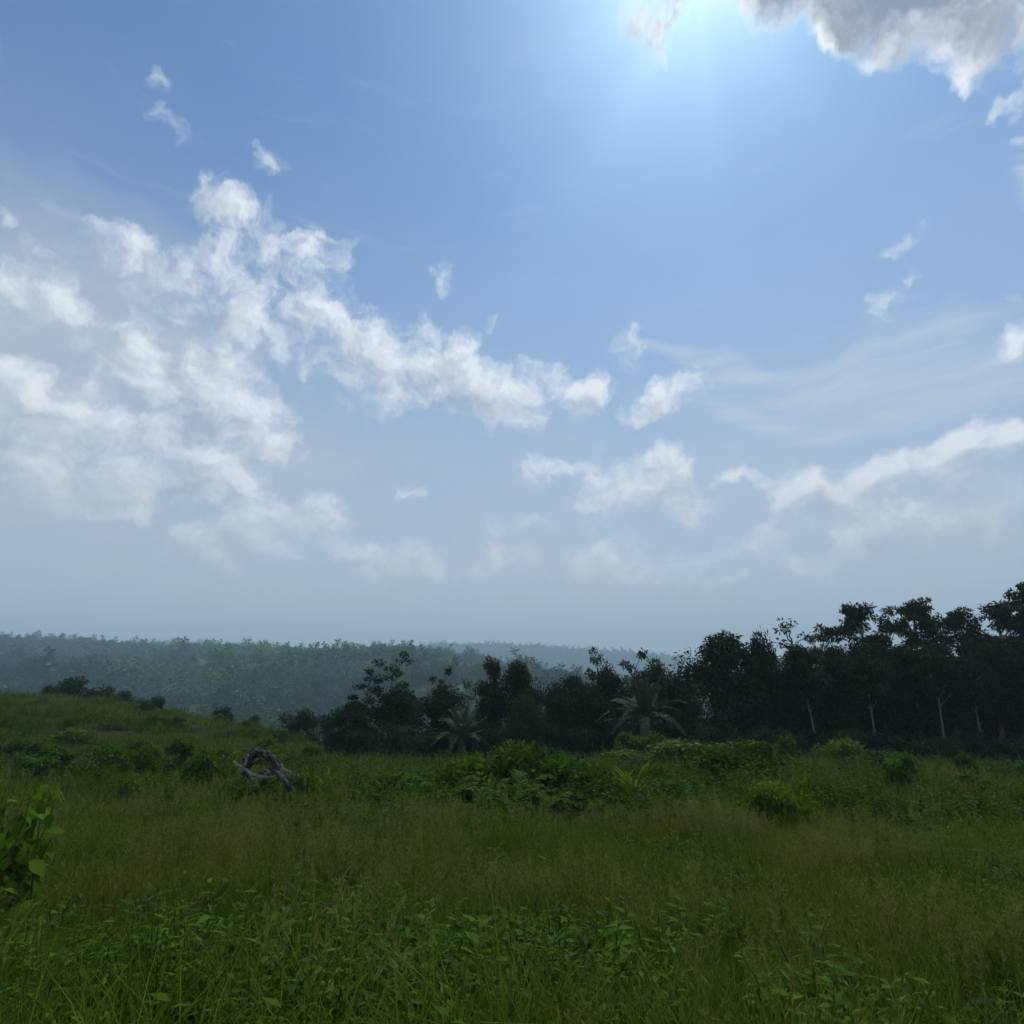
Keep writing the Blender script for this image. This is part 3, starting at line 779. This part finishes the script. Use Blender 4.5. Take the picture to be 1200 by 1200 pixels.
def leafy(seed, n_stem, h, llen, lwid, mat, spread=.12, pairs=6, name='leafy_weed'):
    """Low broad-leaved weed: stems with opposite leaves, joined (for scattering)."""
    r = np.random.default_rng(seed); m = MB()
    for s in range(n_stem):
        a, rd = r.uniform(0, 6.28), spread * math.sqrt(r.random()); b = np.array((math.cos(a) * rd, math.sin(a) * rd, -.02))
        tip = b + np.append(r.normal(size=2) * .28 * h, h * r.uniform(.6, 1.1)); p = limb_path(r, b, tip, 5, .05)
        m.tube(p, np.linspace(.006, .002, 5), 4, .4)
        u = np.repeat(np.linspace(.25, 1, pairs), 2) + r.normal(0, .02, pairs * 2); u = np.clip(u, .1, 1)
        pos = np.stack([np.interp(u, np.linspace(0, 1, 5), p[:, k]) for k in range(3)], 1)
        aa = r.uniform(0, 6.28) + np.repeat(np.arange(pairs) * 1.57, 2) + np.tile((0, math.pi), pairs) + r.normal(0, .25, pairs * 2)
        ax = np.stack([np.cos(aa), np.sin(aa), r.normal(.15, .35, pairs * 2)], 1)
        sz = r.uniform(.6, 1.2, pairs * 2) * (1.15 - .55 * u)
        v, f = leaf_quads(pos, ax, np.array((0, 0, 1.0)) + r.normal(size=(pairs * 2, 3)) * .25, llen * sz, lwid * sz, .10, .38)
        m.add(v, f, np.repeat(np.clip(r.normal(.5, .25, pairs * 2), 0, 1), 4))
    return m.mesh(name, M[mat])

def hit(px, py):
    """Where a pixel's ray meets the land."""
    d = ray(px, py); Y0 = 1.5
    ys = np.geomspace(1.5, 120, 700); xs = d.x / d.y * ys; zs = EYE + d.z / d.y * ys
    k = np.argmax(zs < land_z(xs, ys)); return Vector((xs[k], ys[k], gz(xs[k], ys[k])))

# points over the meadow, thinning with distance; only where the camera, or one a step aside, could see
def meadow_points(n, y0, y1, seed, margin=1.15):
    r = np.random.default_rng(seed)
    y = np.sqrt(r.uniform(y0 ** 2, y1 ** 2, n)); t = r.uniform(-.92 * margin, .92 * margin, n); x = t * y + r.uniform(-1, 1, n)
    return x, y, r

def weedy(x, y):
    """0..1: where broad-leaved weeds crowd out the grass."""
    v = fnoise(x * .38 + 9, y * .38, 77, 3)
    w = np.clip((v - .50) / .09, 0, 1)
    front = np.exp(-(((x + 1.75) / 1.35) ** 2 + ((y - 4.6) / 1.9) ** 2) * .9) + np.exp(-(((x - .1) / 1.0) ** 2 + ((y - 3.9) / .75) ** 2))
    return np.clip(w * .8 + front * 1.3, 0, 1)

TUFTS = [tuft(1, 60, .22, .22, .50, .0075), tuft(2, 60, .24, .18, .42, .0065, lean=.5), tuft(3, 55, .22, .28, .58, .008, lean=.3, curl=.7), tuft(4, 50, .24, .18, .40, .0075, lean=.6, curl=.9)]
SEEDS = [seed_tuft(5, 8, .28, .40, .70, .006), seed_tuft(6, 8, .3, .34, .62, .006)]
TUFT_FAR = [tuft(11, 42, .40, .22, .46, .020), tuft(12, 42, .42, .2, .40, .018, lean=.5), tuft(13, 40, .42, .26, .5, .02, curl=.7)]
SEED_FAR = [seed_tuft(15, 14, .45, .34, .58, .014, .007)]
def lay_grass(name, src, n, y0, y1, seed, smin, smax, keep, label, extra_n=0):
    x, y, r = meadow_points(n, y0, y1, seed)
    k = r.random(len(x)) < keep(x, y); x, y = x[k], y[k]; n = len(x)
    z = land_z(x, y)
    hgt = .40 + 1.15 * fnoise(x * .8, y * .8, 55, 3)
    return scatter(name, src, np.stack([x, y, z], 1), np.stack([r.normal(0, .10, n), r.normal(0, .10, n), r.uniform(0, 6.28, n)], 1), r.uniform(smin, smax, n) * hgt, r.integers(0, len(src), n), label, 'grass')
lay_grass('grass', TUFTS, 10500, 1.6, 12.5, 101, .75, 1.25, lambda x, y: (1 - .85 * weedy(x, y)) * np.clip(fnoise(x * 1.3, y * 1.3, 57, 2) * 2.6 - .35, .25, 1), 'olive green uncut grass covering the near meadow')
lay_grass('seed_grass', SEEDS, 3600, 2.2, 14, 102, .7, 1.2, lambda x, y: (1 - .9 * weedy(x, y)) * np.clip(fnoise(x * .42, y * .42, 91, 3) * 3.2 - .95, .12, 1), 'thin brownish seed heads standing in the near grass')
lay_grass('meadow_grass', TUFT_FAR, 21000, 11, 74, 103, .8, 1.3, lambda x, y: np.clip(1.25 - .012 * y, .3, 1), 'green uncut grass over the far meadow and the left crest')
lay_grass('meadow_seed_grass', SEED_FAR, 5000, 12, 66, 104, .8, 1.2, lambda x, y: np.clip(fnoise(x * .25, y * .25, 93, 3) * 3.2 - 1.0, .08, 1) * (1 - .5 * weedy(x, y)), 'brownish seed heads over the far meadow')

WEEDS = [leafy(21, 5, .36, .11, .042, 'weed', pairs=7), leafy(22, 5, .32, .10, .04, 'weed', pairs=7), leafy(23, 4, .46, .13, .045, 'weed', pairs=8), leafy(24, 5, .30, .10, .04, 'weed_lime')]
x, y, r = meadow_points(5200, 2.0, 15, 105)
k = r.random(len(x)) < weedy(x, y) * .85 + .10; x, y = x[k], y[k]; n = len(x)
scatter('undergrowth', WEEDS, np.stack([x, y, land_z(x, y)], 1), np.stack([r.normal(0, .12, n), r.normal(0, .12, n), r.uniform(0, 6.28, n)], 1), r.uniform(.6, 1.2, n), r.choice([0, 0, 1, 1, 2, 2, 3], n), 'low broad-leaved weeds crowding the near grass', 'undergrowth')
COVER = [leafy(31, 14, .5, .10, .05, 'shrub', .42, 8), leafy(32, 14, .45, .09, .045, 'weed', .42, 8), leafy(33, 12, .62, .12, .05, 'shrub', .42, 9), leafy(34, 10, .45, .12, .05, 'weed_lime', .4, 7)]
x, y, r = meadow_points(9000, 9.5, 62, 106)
v = np.clip((fnoise(x * .16 + 3, y * .16, 78, 3) - .44) / .12, 0, 1)
band = np.exp(-((y - 25 - .1 * x) / 8) ** 2) * .85 + np.exp(-(((x - 3) / 8) ** 2 + ((y - 19) / 5) ** 2)) * .6      # the scrubby belt before the trees
k = r.random(len(x)) < np.clip(v * .62 + band * (.2 + .8 * v), 0, .9) * np.clip((y - 9.5) / 6, .1, 1); x, y = x[k], y[k]; n = len(x)
scatter('ground_cover', COVER, np.stack([x, y, land_z(x, y)], 1), np.stack([r.normal(0, .15, n), r.normal(0, .15, n), r.uniform(0, 6.28, n)], 1), r.uniform(.6, 1.35, n) * (1 + .4 * fnoise(x * .3, y * .3, 5)), r.choice([0, 0, 0, 1, 1, 2, 2, 2, 3], n), 'leafy creepers and scrub matted over the middle of the meadow', 'ground cover')

# ------------------------------------------------------------------ forest on the far hillside
def far_crown(seed, tall=1.0):
    r = np.random.default_rng(seed); m = MB()
    for i in range(9):
        d = r.normal(size=3) * (2.6, 2.6, 1.6 * tall); c = np.array((d[0], d[1], 7.0 * tall + d[2]))
        v, f, t = clump_leaves(r, c, r.uniform(1.8, 2.8), 26, .75, 1.9, 1.2); m.add(v, f, t)
    m.tube([(0, 0, -1.5), (.1, 0, 3.5 * tall), (0, .1, 7 * tall)], [.35, .28, .15], 5, .2)
    return m.mesh('far_tree', M['tree_far'])
FAR = [far_crown(71), far_crown(72, 1.25), far_crown(73, .9), far_crown(74, 1.4)]
def far_forest(name, n, y0, y1, seed, smin, smax, label, clear):
    r = np.random.default_rng(seed)
    y = np.sqrt(r.uniform(y0 ** 2, y1 ** 2, n)); x = y * r.uniform(-1.45, 1.2, n)
    k = (fnoise(x / 75, y / 95, 89, 3) + r.normal(0, .05, n)) > clear; x, y = x[k], y[k]; n = len(x)
    return scatter(name, FAR, np.stack([x, y, land_z(x, y)], 1), np.stack([0 * x, 0 * x, r.uniform(0, 6.28, n)], 1), (smin + (smax - smin) * 1.35 * r.random(n) ** 1.9) * (.75 + .5 * fnoise(x / 55, y / 55, 97, 2)), r.integers(0, 4, n), label, 'forest')
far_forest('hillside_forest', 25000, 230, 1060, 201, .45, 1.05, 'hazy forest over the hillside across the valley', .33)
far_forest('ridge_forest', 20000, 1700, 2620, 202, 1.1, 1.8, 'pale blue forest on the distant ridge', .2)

# ------------------------------------------------------------------ single plants of the meadow
def blade_leaf(name, L, W, mat, droop=.35, fold=.18, tone=.5, tip=1.6):
    """One broad leaf: five stations with a midrib fold and a drooping tip."""
    s = np.linspace(0, 1, 6); w = W * .5 * np.sin(np.pi * np.clip(s, .04, .98) ** (1 / tip * 1.15)) ; w[-1] = .004
    v = []
    for i, u in enumerate(s):
        x, z = L * u * (1 - .18 * droop * u), L * (.10 * u - droop * .55 * u ** 2)
        v += [(x, -w[i], z + fold * w[i]), (x, 0, z), (x, w[i], z + fold * w[i])]
    f = [q for i in range(5) for q in ((3 * i, 3 * i + 3, 3 * i + 4, 3 * i + 1), (3 * i + 1, 3 * i + 4, 3 * i + 5, 3 * i + 2))]
    return mesh_np(name, v, f, M[mat], np.full(len(v), tone), True)

def leafy_plant(name, loc, h, stems, leaf_meshes, per, sc, label, cat, group=None, spread=.1, lift=.3, rz=None, up=1.0, bend=.22):
    """Thing > stem, leaf ...: each leaf an object of its own, alike leaves share their mesh."""
    e = empty(name, loc, 0.0)
    m = MB(); spots = []
    for s in range(stems):
        a, rd = random.uniform(0, 6.28), spread * math.sqrt(random.random())
        b = np.array((math.cos(a) * rd, math.sin(a) * rd, -.04))
        tip = b + np.array((random.gauss(0, bend) * h, random.gauss(0, bend) * h, h * random.uniform(.65, 1.0)))
        p = limb_path(rng, b, tip, 6, .04); m.tube(p, np.linspace(.008, .003, 6) * max(1, h), 5, random.random())
        a0 = random.uniform(0, 6.28)
        for i in range(per):
            u = .22 + .78 * i / max(1, per - 1)
            spots.append(([np.interp(u, np.linspace(0, 1, 6), p[:, k]) for k in range(3)], a0 + i * 2.2 + random.gauss(0, .3), u))
    obj('stem', m.mesh('stem', M['stem'], True), e)
    for pos, a, u in spots:
        lf = obj('leaf', random.choice(leaf_meshes), e, pos)
        lf.rotation_euler = (random.gauss(0, .3), -(lift + random.gauss(0, .25)) * (up if u < .9 else up * 1.3), a)
        k = sc * random.uniform(.65, 1.2) * (1.15 - .4 * u); lf.scale = (k, k, k)
    return tag(e, label, cat, group)

WL = [blade_leaf('leaf', .145, .056, 'weed', d, .2, t) for d, t in ((.3, .35), (.5, .5), (.2, .65), (.7, .2))]
# big weeds of the near patch, standing where the photograph shows them
r5 = np.random.default_rng(55); spots5 = []
def try_spots(x0, x1, y0, y1, n, gap):
    for _ in range(n * 12):
        if n == 0: break
        px, py = r5.uniform(x0, x1), r5.uniform(y0, y1)
        p = hit(px, py)
        if all((p - q).length > gap for q in spots5): spots5.append(p); n -= 1
try_spots(110, 440, 985, 1075, 42, .2); try_spots(130, 480, 1075, 1195, 44, .15); try_spots(470, 720, 1100, 1195, 20, .2); try_spots(20, 130, 1120, 1195, 7, .25); try_spots(760, 1160, 1130, 1195, 6, .3)
for p in spots5:
    near = p.y < 4.6
    leafy_plant('weed_plant', p, random.uniform(.36, .62), random.choice((2, 3, 3)), WL, random.choice((7, 8, 9)), random.uniform(.75, 1.25),
                'leafy green weed with pointed leaves in the near weed patch', 'weed', 'weeds of the near patch', .07, .2)

# the broad-leaved bush cut off by the frame on the left
BL = [blade_leaf('leaf', .27, .15, 'weed', d, .14, t, 1.2) for d, t in ((.5, .7), (.9, .5), (1.2, .4), (.7, .9))]
q = at(-12, 1060, 6.2); q.z = gz(q.x, q.y)
leafy_plant('broadleaf_bush', q, 1.4, 30, BL, 12, .78, 'tall bush of large drooping leaves rising from the near grass', 'bush', None, .30, -.35, bend=.09)
for px, py, key in ((560, 1168, 0), (615, 1150, 1), (440, 1140, 1)):
    leafy_plant('dock_plant', hit(px, py), .22, 2, BL, 4, .62, 'low weed with a few wide dark leaves in the near grass', 'weed', 'wide-leaved low weeds', .05, .35)

# bright lance-leaved clumps
LL = [blade_leaf('leaf', .62, .11, 'weed_lime', d, .3, t, 1.1) for d, t in ((.25, .7), (.5, .9), (.8, .5))]
def lance(px, row, Y, h, n, label, sc=1.0):
    q = at(px, row, Y); q.z = gz(q.x, Y)
    e = empty('lance_leaf_plant', q)
    m = MB()
    for i in range(n):
        a = i * 2.4; m.tube([(0, 0, -.05), (math.cos(a) * .06, math.sin(a) * .06, .1 * h), (math.cos(a) * .13, math.sin(a) * .13, .5 * h)], [.012, .01, .006], 4, .5)
    obj('stem', m.mesh('stem', M['stem']), e)
    for i in range(n * 2):
        a = i * 2.4 + random.gauss(0, .2); u = random.uniform(.15, .55)
        lf = obj('leaf', random.choice(LL), e, (math.cos(a) * .25 * u, math.sin(a) * .25 * u, u * h))
        lf.rotation_euler = (0, -random.uniform(.55, 1.3), a); k = sc * h * random.uniform(.7, 1.1); lf.scale = (k, k, k)
    return tag(e, label, 'plant')
lance(742, 935, 17.5, 1.15, 11, 'bright yellow-green lance-leaved clump before the big palm')
lance(728, 938, 18.5, .9, 7, 'smaller yellow-green lance-leaved clump touching the bright one')
lance(383, 912, 20, .95, 6, 'upright pale lance-leaved plant right of the dead roots')
lance(362, 914, 21, .75, 5, 'short lance-leaved plant between dead roots and upright pale plant')
lance(325, 905, 21, .7, 5, 'small lance-leaved plant directly behind the dead roots')
lance(100, 900, 23, .7, 6, 'pale lance-leaved plant in the scrub of the left slope')
lance(760, 915, 23, .8, 6, 'yellowish lance-leaved plant behind the bright clump')

# ferns of the middle mound
FERN = [frond_mesh(s, 1.0, 'fern', 24, 1.0, a, .14) for s, a in ((81, .35), (82, .5), (83, .65))]
def fern(px, row, Y, n, sc, label):
    q = at(px, row, Y); q.z = gz(q.x, Y)
    e = empty('fern', q); m = MB(); m.tube([(0, 0, -.06), (0, 0, .1), (0, 0, .22)], [.05, .045, .03], 6); obj('stem', m.mesh('stem', M['bark']), e)
    for i in range(n):
        f = obj('frond', FERN[i % 3], e, (0, 0, .15 * sc)); f.rotation_euler = (random.gauss(0, .15), -random.uniform(.05, .85), i * 2.4 + random.gauss(0, .2))
        k = sc * random.uniform(.75, 1.15); f.scale = (k, k, k)
    return tag(e, label, 'fern', 'ferns of the scrubby mound')
for i, (px, row, Y, sc) in enumerate(((432, 938, 16.5, .8), (455, 930, 17.5, .9), (480, 938, 16.5, .95), (505, 925, 18.5, 1.0), (530, 935, 17, 1.0), (548, 915, 20, 1.1), (570, 930, 17.5, 1.2), (592, 918, 19.5, 1.3), (610, 935, 16.8, 1.1), (628, 922, 18.5, 1.25),
        (645, 937, 16.5, 1.0), (660, 915, 20, 1.2), (672, 932, 17.5, 1.0), (690, 922, 19, 1.1), (705, 938, 16.8, .9), (560, 945, 15.6, .8), (600, 948, 15.4, .9), (640, 950, 15.2, .8), (585, 900, 23, 1.3), (625, 902, 23, 1.2), (690, 905, 23, 1.0), (780, 925, 19, .8), (815, 930, 18, .8), (490, 912, 21, 1.0), (445, 915, 20, .9))):
    fern(px, row, Y, 11, sc, 'arching fern in the scrubby mound before the thicket')

# shrubs: stem and foliage
def shrub_mesh(seed, H, W, leaf, llen, lwid, n_cl, dens=1.0, flat=.75):
    r = np.random.default_rng(seed); m, st = MB(), MB()
    for i in range(n_cl):
        a = r.uniform(0, 6.28); u = r.random() ** .75; rr = W * .5 * math.sqrt(max(.05, 1 - (u * .93) ** 2)) * r.uniform(.3, 1)
        c = np.array((math.cos(a) * rr, math.sin(a) * rr, H * (.06 + .82 * u)))
        m.add(*clump_leaves(r, c, W * r.uniform(.11, .19), int(55 * dens), flat, llen, lwid, .35))
        if i % 3 == 0: st.tube(limb_path(r, (r.normal() * W * .05, r.normal() * W * .05, -.08), c, 5, .06), np.linspace(.018, .005, 5), 4)
    return st.mesh('stem', M['bark']), m.mesh('foliage', M[leaf])
SH = {'green': shrub_mesh(1, 1.0, 1.1, 'shrub', .10, .055, 22), 'lush': shrub_mesh(2, 1.0, 1.4, 'weed', .13, .07, 22), 'lime': shrub_mesh(3, 1.0, 1.5, 'weed_lime', .12, .065, 20, .8), 'mound': shrub_mesh(4, 1.0, 2.4, 'shrub', .14, .08, 34, 1.1, .6), 'lime_mound': shrub_mesh(5, 1.0, 2.2, 'weed_lime', .13, .07, 26, 1.0, .6)}
def shrub(kind, px, top, base, Y, wpx, label, name='shrub'):
    q = at(px, top, Y); g = gz(q.x, Y); H = max(.25, q.z - g)
    W0 = {'green': 1.1, 'lush': 1.4, 'lime': 1.5, 'mound': 2.4, 'lime_mound': 2.2}[kind]; sx = wpx * Y / F_PX / W0
    e = empty(name, (q.x, Y, g - .03), random.uniform(0, 6), (sx, sx, H))
    obj('stem', SH[kind][0], e); f = obj('foliage', SH[kind][1], e); f['kind'] = 'stuff'
    return tag(e, label, 'shrub')
for a in (('green', 216, 858, 895, 24, 40, 'rounded green shrub just left of the lime bush'), ('lime', 262, 868, 898, 22, 56, 'lime green bush left of the dead roots'), ('lush', 240, 876, 900, 21, 40, 'leafy shrub between round green shrub and lime bush'),
          ('green', 18, 862, 895, 28, 44, 'shrub on the left slope below the widest crest bush'), ('lush', 52, 868, 895, 26, 46, 'spreading shrub next to pale lance-leaved plant on the left slope'), ('green', 90, 852, 880, 36, 50, 'dark shrub halfway up the left slope'), ('mound', 160, 845, 870, 44, 60, 'low dark scrub mound under the crest bushes'), ('green', 170, 868, 900, 24, 40, 'small shrub left of the rounded green shrub'),
          ('green', 312, 859, 880, 36, 26, 'dark small bush behind the dead roots on the slope'), ('mound', 130, 878, 905, 24, 80, 'wide low scrub mound in the left field'), ('green', 368, 868, 890, 33, 30, 'dark shrub on the slope toward the middle thicket'),
          ('mound', 605, 872, 940, 19.5, 110, 'tall leafy scrub mound crowned with ferns'), ('green', 600, 866, 900, 23, 44, 'bush topping the fern mound'), ('mound', 665, 890, 940, 18.5, 110, 'leafy scrub mound left of the bright lance-leaved clump'), ('mound', 545, 892, 940, 19, 110, 'leafy scrub mound at the thicket side of the ferns'), ('mound', 470, 905, 940, 19, 100, 'low scrub mound between dead roots and ferns'),
          ('lime_mound', 805, 868, 905, 27, 120, 'creeper mound rising in front of the huge round tree'), ('lime_mound', 740, 880, 905, 27, 90, 'low creeper mound below the big palm'), ('mound', 875, 868, 905, 28, 100, 'creeper-covered hump beside the leafy upright shrub'), ('green', 920, 856, 890, 30, 34, 'upright shrub standing on the creeper hump'), ('lime_mound', 985, 866, 895, 31, 66, 'bright creeper mound at the forest foot'), ('mound', 1040, 880, 900, 32, 70, 'low scrub along the forest foot beyond the creeper mound'),
          ('lush', 738, 857, 0, 35, 44, 'shrub at the foot of the big palm trunk'), ('green', 768, 856, 0, 35, 46, 'shrub beside the foot of the big palm'), ('lush', 1053, 881, 920, 22, 42, 'glossy dark green shrub alone in the right grass'), ('green', 1126, 879, 900, 30, 26, 'small shrub against the dark forest foot'), ('lush', 1138, 905, 925, 22, 38, 'flat leafy plant beyond the glossy shrub'), ('mound', 1190, 892, 915, 30, 70, 'scrub at the forest foot past the small shrub'),
          ('lime_mound', 905, 914, 965, 13.8, 84, 'yellowish leafy creeper heap on an old stump'), ('lime', 935, 903, 960, 14.2, 52, 'creeper bush leaning on the old stump heap'), ('green', 880, 922, 965, 13.8, 40, 'brownish shrub at the edge of the stump heap'), ('lush', 825, 930, 960, 15.5, 60, 'low shrub left of the old stump heap'), ('mound', 860, 880, 930, 22, 110, 'broad green scrub behind the old stump heap'), ('mound', 770, 912, 945, 20, 90, 'scrub between the bright lance-leaved clump and the stump heap')):
    shrub(*a)
# smaller scrub on the left slope and round the dead roots
r6 = np.random.default_rng(66)
for i in range(26):
    px, Y = r6.uniform(-20, 400), r6.uniform(22, 52); p = np.array((px, Y))
    q = at(px, 900, Y); g = gz(q.x, Y); h = r6.uniform(.5, 1.1)
    d = Vector((q.x, Y, g + h - EYE)); row = 600 - F_PX * math.tan(math.atan2(d.z, d.y) - PITCH)
    shrub(('green', 'lush', 'mound')[i % 3], px, row, 0, Y, r6.uniform(.9, 2.0) * F_PX / Y, 'small scrubby bush scattered over the left slope', 'scrub_bush')['group'] = 'scrub on the left slope'
for px, top, Y, w, k, lab in ((280, 906, 18.2, 34, 'green', 'leafy tuft growing behind the foot of the dead roots'), (318, 908, 18.0, 36, 'lush', 'leafy plant filling the arch of the dead roots'), (352, 904, 18.5, 40, 'lush', 'leafy bush touching the right of the dead roots'), (292, 913, 16.2, 26, 'green', 'small leafy weed bush growing before the dead roots'), (326, 918, 16.1, 24, 'green', 'tiny leafy bush before the thick end of the dead roots')):
    shrub(k, px, top, 0, Y, w, lab)

# ------------------------------------------------------------------ the dead roots
def dead_roots():
    Y = 17.0; base = at(308, 921, Y); base.z = gz(base.x, Y)
    e = empty('dead_roots', base)
    def P(px, row, dy=0.0): q = at(px, row, Y + dy); return np.array(q - base)
    r = np.random.default_rng(4)
    def strand(name, pts, rad, mat='deadwood', strands=1):
        m = MB(); pts = [P(*p) for p in pts]
        for s in range(strands):
            t = np.linspace(0, 1, len(pts)); tt = np.linspace(0, 1, 18)
            p = np.stack([np.interp(tt, t, np.array(pts)[:, k]) for k in range(3)], 1)
            for _ in range(2): p[1:-1] = (p[:-2] + 2 * p[1:-1] + p[2:]) / 4
            p += r.normal(0, .012, p.shape) + r.normal(0, .03, 3) * (s > 0)
            rr = np.interp(tt, np.linspace(0, 1, len(rad)), rad) * (1 if s == 0 else r.uniform(.35, .7)) * (1 + r.normal(0, .09, 18))
            m.tube(p, rr, 8)
        obj(name, m.mesh(name, M[mat], True), e)
    strand('arched_root', [(287, 911, .1), (287, 901, .1), (291, 889, .1), (302, 881, .1), (317, 886), (328, 899, -.1), (340, 926, -.2)], [.02, .03, .036, .032, .03, .036, .036], strands=1)
    strand('root_strand', [(291, 912, .2), (291, 900, .2), (298, 884, .2), (312, 886, .15), (322, 900)], [.03, .035, .04, .03, .02])
    strand('root_strand', [(287, 888, .0), (300, 879, .0), (316, 883, .05), (326, 893, .1), (331, 912, .1)], [.03, .045, .04, .035, .02])
    for j in range(12):
        o = r.normal(0, 1, (6, 2)) * 4.2
        base_p = [(286, 909), (287, 897), (294, 885), (308, 882), (322, 893), (334, 914)]
        i0, i1 = ((0, 6), (0, 4), (2, 6))[j % 3]
        strand('root_strand', [(a + o[i][0], b + o[i][1], r.normal(0, .12)) for i, (a, b) in enumerate(base_p)][i0:i1], [.02, .03, .032, .024, .012])
    strand('bleached_branch', [(274, 892, -.3), (284, 900, -.3), (296, 908, -.25), (312, 911, -.2), (326, 910, -.15)], [.02, .035, .045, .04, .015], 'deadwood_pale')
    strand('bleached_branch', [(291, 884, -.2), (287, 896, -.25), (283, 906, -.3)], [.025, .035, .02], 'deadwood_pale')
    strand('bleached_branch', [(329, 894, -.3), (332, 902, -.3), (331, 910, -.3)], [.02, .03, .02], 'deadwood_pale')
    strand('thick_root', [(316, 900, -.1), (326, 908, -.2), (338, 921, -.3), (346, 930, -.3)], [.03, .055, .06, .03])
    strand('root_twig', [(292, 882), (298, 876), (301, 872)], [.022, .015, .006])
    strand('root_twig', [(303, 880), (309, 873), (317, 874)], [.02, .014, .006])
    strand('root_twig', [(336, 915, -.2), (345, 910, -.2), (352, 911)], [.025, .02, .006])
    for j in range(14):
        x, y = r.uniform(282, 338), r.uniform(903, 924); a = r.uniform(-.9, .9); L = r.uniform(7, 16)
        strand('root_twig', [(x - L * math.cos(a) * .5, y - L * math.sin(a) * .5, r.normal(0, .25)), (x, y - r.uniform(0, 2.5), r.normal(0, .2)), (x + L * math.cos(a) * .5, y + L * math.sin(a) * .5, r.normal(0, .25))], [.022, .02, .008], 'deadwood' if j % 3 else 'deadwood_pale')
    tag(e, 'arched grey dead roots with bleached branches lying in the meadow', 'dead wood')
dead_roots()

# ------------------------------------------------------------------ haze: the damp air over the valley
def haze(density, colour):
    m, t, out = new_mat('haze_air')
    pv = t.nodes.new('ShaderNodeVolumePrincipled')
    pv.inputs['Density'].default_value = density; pv.inputs['Color'].default_value = (*colour, 1)
    pv.inputs['Anisotropy'].default_value = 0.0
    t.links.new(pv.outputs[0], out.inputs['Volume'])
    lo, hi = np.array((-3050, -3050, -140.0)), np.array((3050, 3050, 190.0))
    v = [[(lo, hi)[(i >> k) & 1][k] for k in range(3)] for i in range(8)]
    f = [(0, 2, 3, 1), (4, 5, 7, 6), (0, 1, 5, 4), (2, 6, 7, 3), (0, 4, 6, 2), (1, 3, 7, 5)]
    me = mesh_np('haze', v, f, m)
    return tag(obj('haze', me), 'bluish haze filling the valley air', 'haze', kind='stuff')
haze(0.00050, (0.70, 0.90, 1.0))
